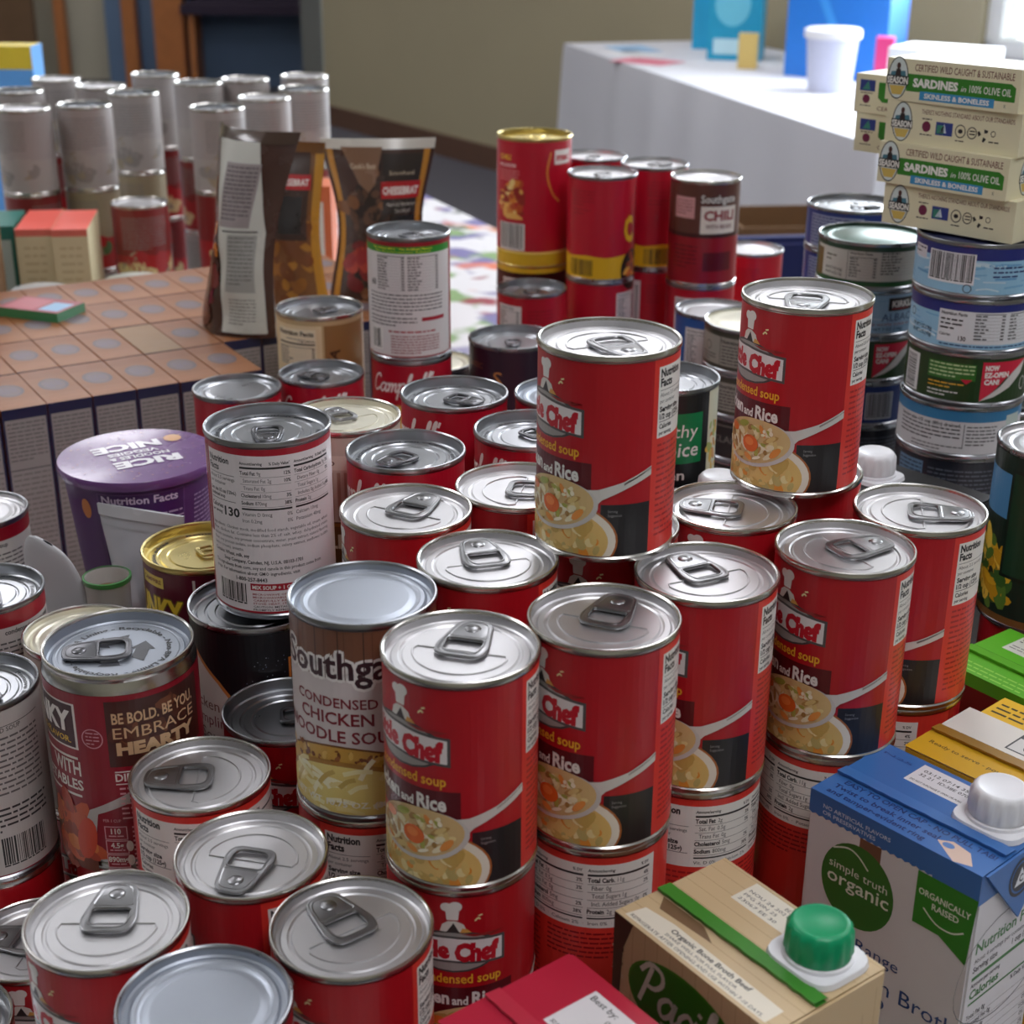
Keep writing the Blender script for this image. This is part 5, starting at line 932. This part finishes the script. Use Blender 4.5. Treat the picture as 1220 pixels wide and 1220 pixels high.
def sard(label, fl, z, me, dy=0.0):
    c, s = math.cos(SY + dy), math.sin(SY + dy); x = fl[0] + c * BW / 2 - s * BD / 2; y = fl[1] + s * BW / 2 + c * BD / 2
    o = thing('sardine_box', label, 'box', (x, y, z), SY + dy, 'stacked cream sardine boxes', me); return o
S0 = (256, 1076)
for i, (d, k, lb) in enumerate(((4.0, 1, 'bottom cream sardine box with small certification marks, front stack'), (-1.5, 0, 'cream sardine box with green band, second from bottom of front stack'), (1.0, 1, 'cream sardine box with certification marks, third from bottom of front stack'), (-1.0, 0, 'top cream sardine box with green band, front stack'))):
    sard(lb, (S0[0] + d, S0[1] - d * .5 + (i - 1.5) * 1.0), 380 + i * (BH + .15), sard_mesh(k), math.radians((.5, -1, 1, -.5)[i]))
for i, lb in enumerate(('lower cream sardine box peeping out behind the front stack', 'upper cream sardine box peeping out behind the front stack')):
    sard(lb, (254 - i * 2, 1157 + i * 2), 416 + i * (BH + .15), sard_back(), math.radians(1 - 2 * i))
# ------------------------------------------------------------------ orange boxes in rows
OW, OD, OH = 35.6, 92.0, 178.0
def obox(kind):
    def f():
        mb = MB(); OR = (138, 86, 46); O2 = (150, 82, 26); NV = (34, 38, 74)
        tan = (138, 104, 66)
        mb.box(-OW / 2, -OD / 2, 0, OW / 2, OD / 2, OH, cols=[O2, tan if kind == 1 else OR, NV, O2, O2, O2])
        L = Lab()
        L.rect(1, -8, OW - 1, 0, NV); L.rect(1.6, -OH + 4, OW - 1.6, -9, (156, 150, 148)); L.up(); L.lines(3, -12, OW - 3, 10, 3.4, 1.7, (110, 106, 106), 3); L.rect(2, -52, OW - 2, -51, (90, 88, 90)); L.lines(3, -55, OW - 3, 22, 4.4, 2.0, (124, 118, 116), 6)
        L.put(mb, plane((-OW / 2, -OD / 2, OH), (1, 0, 0), (0, 0, 1)), None)
        if kind != 1:
            L = Lab(); L.rect(.4, .4, OW - .4, 24, (146, 94, 56)); L.rect(.4, OD - 22, OW - .4, OD - .4, (130, 78, 40)); L.up(); L.ell(OW / 2, OD * .52, 12, 17, (96, 86, 92), 22); L.up(); L.ell(OW / 2, OD * .52, 9.4, 14, (112, 96, 96), 22); L.up(); L.lines(OW / 2 - 7, OD * .52 + 6, OW / 2 + 7, 4, 4, 2, (104, 96, 116), 4); L.lines(5, 12, OW - 5, 2, 4, 1.8, (160, 100, 60), 6)
            L.put(mb, plane((-OW / 2, -OD / 2, OH), (1, 0, 0), (0, 1, 0)), None)
        L = Lab(); L.rect(2, -OH + 4, 30, -100, (40, 84, 160)); L.put(mb, plane((-OW / 2, OD / 2, OH), (0, -1, 0), (0, 0, 1)), None)
        return mb.build('macaroni_box', CARTON, smooth=0)
    return cached(('obox', kind), f)
OY = math.radians(31); ou = Vector((math.cos(OY), math.sin(OY))); ov = Vector((-math.sin(OY), math.cos(OY))); O0 = Vector((-402, 1131)); NTH = ['first', 'second', 'third', 'fourth', 'fifth', 'sixth', 'seventh', 'eighth', 'ninth', 'tenth', 'eleventh', 'twelfth', 'thirteenth', 'fourteenth', 'fifteenth']
ro = random.Random(8)
for row, (c0, c1) in enumerate(((-3, 5), (-3, 10), (-2, 11), (-1, 11))):
    for c in range(c0, c1 + 1):
        p = O0 + ou * (36.8 * c + 18 + ro.uniform(-.3, .3)) + ov * (46.5 + row * 94 + ro.uniform(-.6, .6)); k = 1 if (row, c) == (1, 4) else 0
        lb = 'plain tan-topped box lying among the orange boxes, second row' if k else 'orange-topped box standing %s from the left in the %s row' % (NTH[c - c0], ('front', 'second', 'third', 'last')[row])
        thing('macaroni_box', lb, 'box', (p.x, p.y, Z2), OY, 'orange-topped boxes standing in rows', obox(k))
mb = MB(); mb.box(-34, -22, 0, 34, 22, 9, cols=[(60, 120, 80), (150, 70, 80), (70, 140, 90), (60, 120, 80), (60, 120, 80), (60, 120, 80)]); L = Lab(); L.rect(-30, -18, 4, 18, (176, 96, 104)); L.rect(8, -16, 30, 12, (140, 176, 206)); L.put(mb, plane((0, 0, 9), (1, 0, 0), (0, 1, 0)), None)
thing('snack_packet', 'flat pink and green packet lying on the orange boxes', 'packet', (-452, 1418, Z2 + OH + .2), math.radians(-20), None, mb.build('snack_packet', CARTON, smooth=0))
# ------------------------------------------------------------------ stand-up pouches
def pouch(label, x, y, z, rz, W_, H_, D_, front, lean=0.0, curl=0.0, base=(70, 44, 36), edge=(196, 140, 50), back=(190, 190, 184), twist=0.0):
    def surf(side, u, v):       # u,v in 0..1
        u = min(1.0, max(0.0, u)); v = min(1.0, max(0.0, v))
        a = max(0.0, math.sin(PI * u)) ** .75; b = (1 - v) ** .55 * (1 - .25 * v); w = W_ * (1 - .26 * max(0, math.sin(PI * (v * .8 + .12))) ** 2 + .06 * v)
        px = (u - .5) * w; pz = v * H_; d = D_ / 2 * a * b * (1.0)
        crinkle = (1.8 * math.sin(9 * v + 5 * u) + 1.1 * math.sin(23 * v - 7 * u) + .8 * math.sin(17 * u + 11 * v)) * a * (1 - v) ** .7
        py = side * (d + crinkle * (1 if side < 0 else .4)) + lean * v * v + curl * (u - .5) ** 2 * 4 * v
        px += twist * v * v
        return (px, py, pz - 2 * a * 0)
    mb = MB(); nu, nv = 22, 26
    for side in (-1, 1):
        rows = [[surf(side, i / nu, j / nv) for i in range(nu + 1)] for j in range(nv + 1)]
        if side > 0: rows = [r[::-1] for r in rows]
        mb.grid(rows, base if side < 0 else back)
    rows = [[surf(-1, i / nu, 0) for i in range(nu + 1)], [surf(1, i / nu, 0) for i in range(nu + 1)]]; mb.grid(rows[::-1], base)
    t = thing('snack_pouch', label, 'pouch', (x, y, z), rz); link('pouch_body', mb.build('pouch_body', FILM, 60), t)
    mb = MB(); L = Lab(); front(L)
    def m(px, py, o): q = surf(-1, px / W_ + .5, py / H_); return (q[0], q[1] - .25 - o * 3, q[2])
    L.put(mb, m, 4.0, 6.0); link('pouch_print', mb.build('pouch_print', FILM, smooth=0), t)
    mb = MB(); rows = [[(p[0], p[1] - .9, p[2]) for p in [surf(-1, i / nu, .945) for i in range(nu + 1)]], [(p[0], p[1] - 1.0, p[2] + 1) for p in [surf(-1, i / nu, 1) for i in range(nu + 1)]], [(p[0], p[1] + 1.0, p[2] + 1) for p in [surf(1, i / nu, 1) for i in range(nu + 1)]], [(p[0], p[1] + .9, p[2]) for p in [surf(1, i / nu, .945) for i in range(nu + 1)]]]
    mb.grid(rows, edge if edge else base); link('top_seal', mb.build('top_seal', FILM, 60), t); return t
def p_front(L):
    W_, H_ = 100, 152; L.rect(-50, 2, -44, 148, (190, 130, 46)); L.rect(44, 2, 50, 148, (190, 130, 46)); L.blobs(-4, 70, 34, 62, 90, [(70, 52, 44), (96, 66, 50), (50, 36, 32), (130, 84, 52), (150, 60, 44)], 3, 8, 5); L.z += 1
    L.poly([(-36, 146), (4, 146), (-4, 112), (-12, 104), (-22, 112)], (130, 96, 74)); L.up(); L.text("Cook's Best", -16, 126, 5, (200, 176, 150), w=26, align='C', bold=.02)
    L.rect(4, 84, 44, 140, (50, 40, 36)); L.up(); L.text('Smoked', 24, 120, 4, (206, 186, 160), w=26, align='C'); L.rect(2, 98, 46, 114, (180, 30, 36)); L.up(); L.text('CHEESEBRAT', 24, 102, 7, (236, 226, 220), w=40, align='C', bold=.04); L.text('Naturally Hardwood', 26, 91, 3.6, (206, 196, 186), w=34, align='C'); L.text('Smoked', 28, 85, 3.6, (206, 196, 186), w=18, align='C')
    L.rect(14, 40, 44, 82, (40, 34, 34)); L.blobs(-14, 34, 24, 24, 26, [(150, 40, 40), (120, 34, 34), (176, 60, 44)], 3, 8, 7)
def p_back(L):
    L.rect(-50, 2, -45, 170, (190, 130, 46)); L.blobs(-30, 70, 14, 60, 46, [(150, 60, 40), (96, 30, 30), (206, 120, 50), (120, 40, 60), (60, 30, 30)], 3, 8, 3); L.z += 1; L.blobs(-26, 38, 16, 30, 20, [(86, 24, 26), (110, 34, 34), (70, 26, 24)], 4, 9, 6); L.z += 1
    L.poly([(-26, 168), (24, 168), (44, 92), (46, 4), (6, 4), (-2, 60), (-14, 116)], (196, 196, 188)); L.up(); L.rect(-8, 96, 30, 150, (150, 140, 140)); L.rect(8, 40, 38, 90, (160, 160, 156)); L.up(); L.lines(-6, 147, 28, 13, 3.6, 1.8, (90, 84, 86), 3); L.rect(0, 92, 38, 93.4, (70, 66, 70)); L.lines(10, 88, 36, 12, 3.6, 1.6, (110, 108, 106), 5); L.lines(12, 34, 38, 8, 3, 1.4, (110, 108, 106), 7)
def p_side(L):
    L.rect(34, 2, 42, 170, (196, 140, 50)); L.blobs(0, 60, 30, 50, 50, [(150, 96, 40), (176, 120, 46), (120, 70, 36)], 3, 8, 4); L.z += 1; L.rect(-10, 70, 30, 150, (64, 44, 38)); L.up(); L.rect(-8, 116, 32, 130, (180, 40, 44)); L.up(); L.text('CHEESEBRAT', 12, 120, 6, (236, 226, 220), w=36, align='C', bold=.03); L.rect(-4, 76, 24, 110, (40, 36, 36))
ZB = Z2 + OH + .3
pouch('brown snack pouch standing upright with cheesebrat banner', -132, 1497, ZB, math.radians(4), 108, 152, 46, p_front, 8, 6, edge=(206, 200, 190))
pouch('snack pouch turned to show its white back panel', -254, 1370, ZB, math.radians(-38), 100, 176, 52, p_back, 30, 22, edge=(70, 52, 40), twist=-14)
pouch('amber snack pouch tucked behind the white-backed pouch', -214, 1440, ZB, math.radians(-20), 84, 158, 40, p_side, 12, 4, base=(126, 80, 44), edge=(112, 74, 40), twist=-10)
# ------------------------------------------------------------------ white paper packs by the purple cup
def p_nuts(L): L.text('NUTS', 4, 26, 8, (44, 44, 48), w=40, align='C', bold=.02, shear=-.15); L.rect(-30, 100, 30, 101, (180, 180, 184))
under(-262, 853, 121.6, R=27)
pouch('white nut pouch standing between the purple cup and the gold-lidded can', -234, 879, 121.8, math.radians(-20), 60, 113, 20, p_nuts, 2, 0, (186, 186, 192), (192, 192, 196), (186, 186, 192))
mb = MB(); n = 22; rows = []
for k in range(9):
    q = k / 8; zz = 70 + 36 * math.sin(q * PI / 2); w = 24 * math.cos(q * PI / 2 * .97) ** .6; rows.append([(w * math.cos(2 * PI * j / n), 5 * math.cos(q * 1.4) * math.sin(2 * PI * j / n) - .12 * zz, zz - .35 * w * math.cos(2 * PI * j / n)) for j in range(n)])
rows.insert(0, [(24 * math.cos(2 * PI * j / n), 8 * math.sin(2 * PI * j / n), 0) for j in range(n)])
mb.grid(rows, (182, 182, 186), 0, True); thing('paper_pouch', 'white rounded-top paper pouch leaning left of the purple cup', 'pouch', (-277, 858, 121.8), math.radians(-25), None, mb.build('paper_pouch', CARTON, 60))
mb = MB(); mb.lathe([(0, 1), (11, 0), (13.6, 84), (14.4, 85), (14.4, 86.4), (13.2, 86.2), (11, 30), (0, 30)], 36, (186, 184, 180)); mb.lathe([(14.5, 84), (14.7, 85), (14.7, 87), (13.4, 87.2)], 36, (60, 120, 60)); mb.lathe([(13, 76), (8, 78), (0, 79)], 36, (130, 84, 40))
thing('snack_tub', 'small white tub with green rim and brown contents', 'tub', (-247, 841, 121.8), 0, None, mb.build('snack_tub', CARTON, 40))
# ------------------------------------------------------------------ blurred group on the back table
rb = random.Random(12)
def back_art(c1, c2):
    def f():
        L = Lab(); L.rect(-104, -95, 104, -56, c2); L.up(); L.lines(-30, -10, 30, 11, 3.6, 1.8, (120, 118, 116), 3); L.blobs(0, -70, 40, 13, 26, [c1, c2, (150, 140, 120)], 3, 8, 5); return L
    return f
ART['backwhite'] = back_art((136, 132, 128), (164, 158, 154)); ART['backred'] = back_art((206, 190, 140), (160, 30, 36)); ART['backveg'] = back_art((80, 110, 60), (170, 40, 40))
BG = [(-283, 2100), (-322, 2010), (-366, 1918), (-452, 1836), (-534, 1935), (-600, 1900), (-655, 2062), (-560, 2118), (-436, 2160), (-378, 2200), (-500, 2050), (-640, 2190), (-515, 2250), (-300, 2240)]
for i, (x, y) in enumerate(BG):
    for lv in range(3):
        if i in (3, 4, 5) and lv == 2 and i == 3: continue
        k = 'backwhite' if lv == 2 or (lv == 0 and i % 3) else ('backred', 'backveg')[(i + i // 3) % 2]
        lb = 'blurred %s can, %s of its stack, %s on back table' % ({'backwhite': 'white-labelled', 'backred': 'red-labelled', 'backveg': 'vegetable'}[k], ('bottom', 'middle', 'top')[lv], ('rightmost', 'second from right', 'third from right', 'behind the salmon box', 'left of centre', 'near the left edge', 'far left in second row', 'second row left', 'second row centre', 'second row right', 'inner row', 'third row left', 'third row centre', 'third row right')[i])
        add_can('vegetable_can', lb, x, y, Z2 + 101.6 * (lv + 1), art=k, base=(158, 152, 150) if k == 'backwhite' else ((120, 34, 34) if k == 'backred' else (150, 138, 112)), body=TIN, lid='plain' if i % 2 else 'deep', fr=rb.uniform(-60, 60), group='blurred cans on the back table')
def cbox(name, label, x, y, z, sx, sy, sz, colr, rz=0.0, art=None, cat='box', group=None, m=CARTON, topc=None):
    mb = MB(); mb.box(-sx / 2, -sy / 2, 0, sx / 2, sy / 2, sz, cols=[colr, topc or colr, colr, colr, colr, colr])
    if art: L = Lab(); art(L); L.put(mb, plane((-sx / 2, -sy / 2, sz), (1, 0, 0), (0, 0, 1)), None)
    return thing(name, label, cat, (x, y, z), rz, group, mb.build(name, m, smooth=0))
for x, lb, c, tcol in ((-552, 'salmon-topped cream box, left of two on the back table', (206, 196, 160), (226, 96, 84)), (-511, 'salmon-topped cream box, right of two on the back table', (206, 196, 160), (226, 104, 92))):
    cbox('cracker_box', lb, x, 1764, Z2, 40, 110, 196, c, math.radians(8), lambda L: (L.rect(3, -200, 37, -8, (206, 196, 160)), L.rect(0, -8, 40, 0, (210, 110, 96)), L.up(), L.lines(8, -20, 32, 14, 9, 4, (186, 172, 136), 4)), topc=tcol, group='salmon-topped boxes')
cbox('tea_box', 'teal and pale grey box beside the salmon-topped boxes', -603, 1768, Z2, 50, 90, 196, (40, 110, 100), math.radians(8), lambda L: L.rect(8, -190, 46, -16, (170, 186, 182)))
mb = MB(); mb.lathe([(0, 0), (33, 0), (35, 3), (35, 62), (30, 70)], 40, (170, 134, 30)); mb.lathe([(32, 68), (33, 70), (33, 82), (31, 84), (0, 84)], 40, (206, 206, 206)); thing('mustard_jar', 'amber jar with white lid behind the orange boxes', 'jar', (-520, 1636, Z2 + 62), 0, None, mb.build('mustard_jar', FILM, 40))
cbox('carton_tray', 'low white tray under the amber jar', -520, 1636, Z2, 90, 90, 61.6, (196, 196, 190))
mb = MB(); mb.lathe([(0, 0), (33, 0), (33, 60), (34, 61), (34, 66), (30, 68), (0, 68)], 40, (186, 188, 180)); thing('spread_tub', 'pale tub with yellow side behind the orange boxes', 'tub', (-438, 1720, Z2 + 70), 0, None, mb.build('spread_tub', CARTON, 40)); cbox('carton_tray', 'low yellow tray under the pale tub', -438, 1720, Z2, 80, 76, 69.6, (206, 196, 90))
KRAFT = mat('brown_cardboard', (112, 80, 48), .8, noise=.12, nscale=40)
def kraft_box(label, x, y, z, sx, sy, sz, rz):
    t = thing('cardboard_box', label, 'box', (x, y, z), rz); w = 4
    for b in ((-sx / 2, -sy / 2, 0, sx / 2, -sy / 2 + w, sz), (-sx / 2, sy / 2 - w, 0, sx / 2, sy / 2, sz), (-sx / 2, -sy / 2 + w, 0, -sx / 2 + w, sy / 2 - w, sz), (sx / 2 - w, -sy / 2 + w, 0, sx / 2, sy / 2 - w, sz)): mb = MB(); mb.box(*b); link('side_panel', mb.build('side_panel', KRAFT, 20), t)
    mb = MB(); mb.box(-sx / 2 + w, -sy / 2 + w, 0, sx / 2 - w, sy / 2 - w, w); link('bottom_panel', mb.build('bottom_panel', KRAFT, 20), t)
kraft_box('brown cardboard box standing at the left edge behind the orange boxes', -686, 1590, Z2, 250, 130, 345, math.radians(4))
cbox('cereal_box', 'blue box with yellow top stripe at the far left', -850, 2560, Z2, 150, 60, 312, (90, 150, 210), 0, lambda L: (L.rect(0, -36, 150, 0, (206, 184, 50)), L.rect(0, -312, 150, -36, (90, 156, 220))), topc=(206, 184, 50))
cbox('snack_box', 'orange-framed white box right of the leaning pouch', -262, 1960, Z2, 60, 60, 205, (206, 110, 70), 0, lambda L: L.rect(10, -190, 50, -20, (214, 214, 206)))
# ------------------------------------------------------------------ goods on the white table, navy chair
def on_t(s, d): p = ta + tx * s + ty * d; return p.x, p.y
TYW = math.atan2(tx.y, tx.x)
x, y = on_t(620, 420); cbox('wipes_box', 'large cyan box standing on the white table', x, y, 30, 180, 130, 300, (20, 150, 190), -.25, lambda L: (L.rect(0, -300, 180, 0, (24, 156, 196)), L.up(), L.ell(80, -120, 60, 70, (110, 200, 224)), L.rect(20, -280, 160, -230, (190, 226, 236))))
x, y = on_t(300, 520); cbox('wipes_box', 'second cyan box behind the large cyan box on the white table', x, y, 30, 230, 110, 250, (20, 140, 190), -.25, lambda L: (L.rect(0, -250, 230, 0, (30, 160, 206)), L.up(), L.rect(110, -230, 215, -100, (120, 206, 230))))
x, y = on_t(1480, 340)
t = thing('storage_tub', 'white plastic tub with wide lid on the white table', 'tub', (x, y, 30)); mb = MB(); mb.lathe([(0, 0), (62, 0), (74, 150)], 40); link('tub_body', mb.build('tub_body', mat('pale_lilac_plastic', (196, 200, 222), .4, noise=.05), 40), t); mb = MB(); mb.lathe([(72, 148), (82, 150), (82, 172), (74, 176), (0, 176)], 40); link('tub_lid', mb.build('tub_lid', WPLAST, 40), t)
x, y = on_t(1180, 540); cbox('shopping_bag', 'big bright blue bag box on the white table', x, y, 30, 330, 160, 330, (30, 110, 206), -.6, lambda L: (L.rect(0, -330, 330, 0, (36, 120, 210)), L.up(), L.poly([(60, -10), (90, -10), (180, -200), (150, -200)], (60, 150, 230))))
x, y = on_t(1800, 520); cbox('storage_bin', 'white bin with blue band at the window end of the white table', x, y, 30, 260, 180, 150, (222, 226, 232), -.6, lambda L: L.rect(0, -150, 260, -110, (50, 110, 200)))
x, y = on_t(900, 340); cbox('snack_box', 'small yellow box before the cyan box on the white table', x, y, 30, 60, 40, 110, (220, 190, 110), -.3)
x, y = on_t(1500, 500); cbox('snack_box', 'small magenta box beside the white tub', x, y, 30, 50, 50, 150, (196, 50, 110), -.3)
for i, (s, d, c, lb) in enumerate(((250, 180, (150, 190, 226), 'pale blue paper sheet at the far end of the white table'), (420, 120, (226, 226, 230), 'white paper sheet near the far end of the white table'), (640, 90, (216, 120, 140), 'pink leaflet near the edge of the white table'))):
    x, y = on_t(s, d); mb = MB(); mb.box(-105, -74, 0, 105, 74, 1.6, c); thing('paper_sheet', lb, 'paper', (x, y, 30.1), TYW + .3 * i, 'papers on the white table', mb.build('paper_sheet', CARTON, smooth=0))
NAVYF = mat('navy_chair_fabric', (24, 32, 84), .85, noise=.15, nscale=40)
t = thing('stacking_chair', 'navy upholstered chair between the back table and the white table', 'chair', (540, 3150, FL), math.radians(188))
mb = MB(); mb.box(-220, -210, 430, 220, 210, 480); link('seat', mb.build('seat', NAVYF, 30, bevel=12), t)
mb = MB(); mb.box(-215, 205, 560, 215, 245, 705); link('backrest', mb.build('backrest', NAVYF, 30, bevel=12), t)
for sx in (-200, 200):
    for sy in (-190, 215):
        mb = MB(); mb.tube([(sx, sy, 0), (sx, sy, 432 if sy < 0 else 690)], 11, 8); link('leg', mb.build('leg', LEGM, 40), t)
kraft_box('tall brown carton on the carpet beyond the navy chair', 640, 3640, FL, 250, 250, 596, .1)
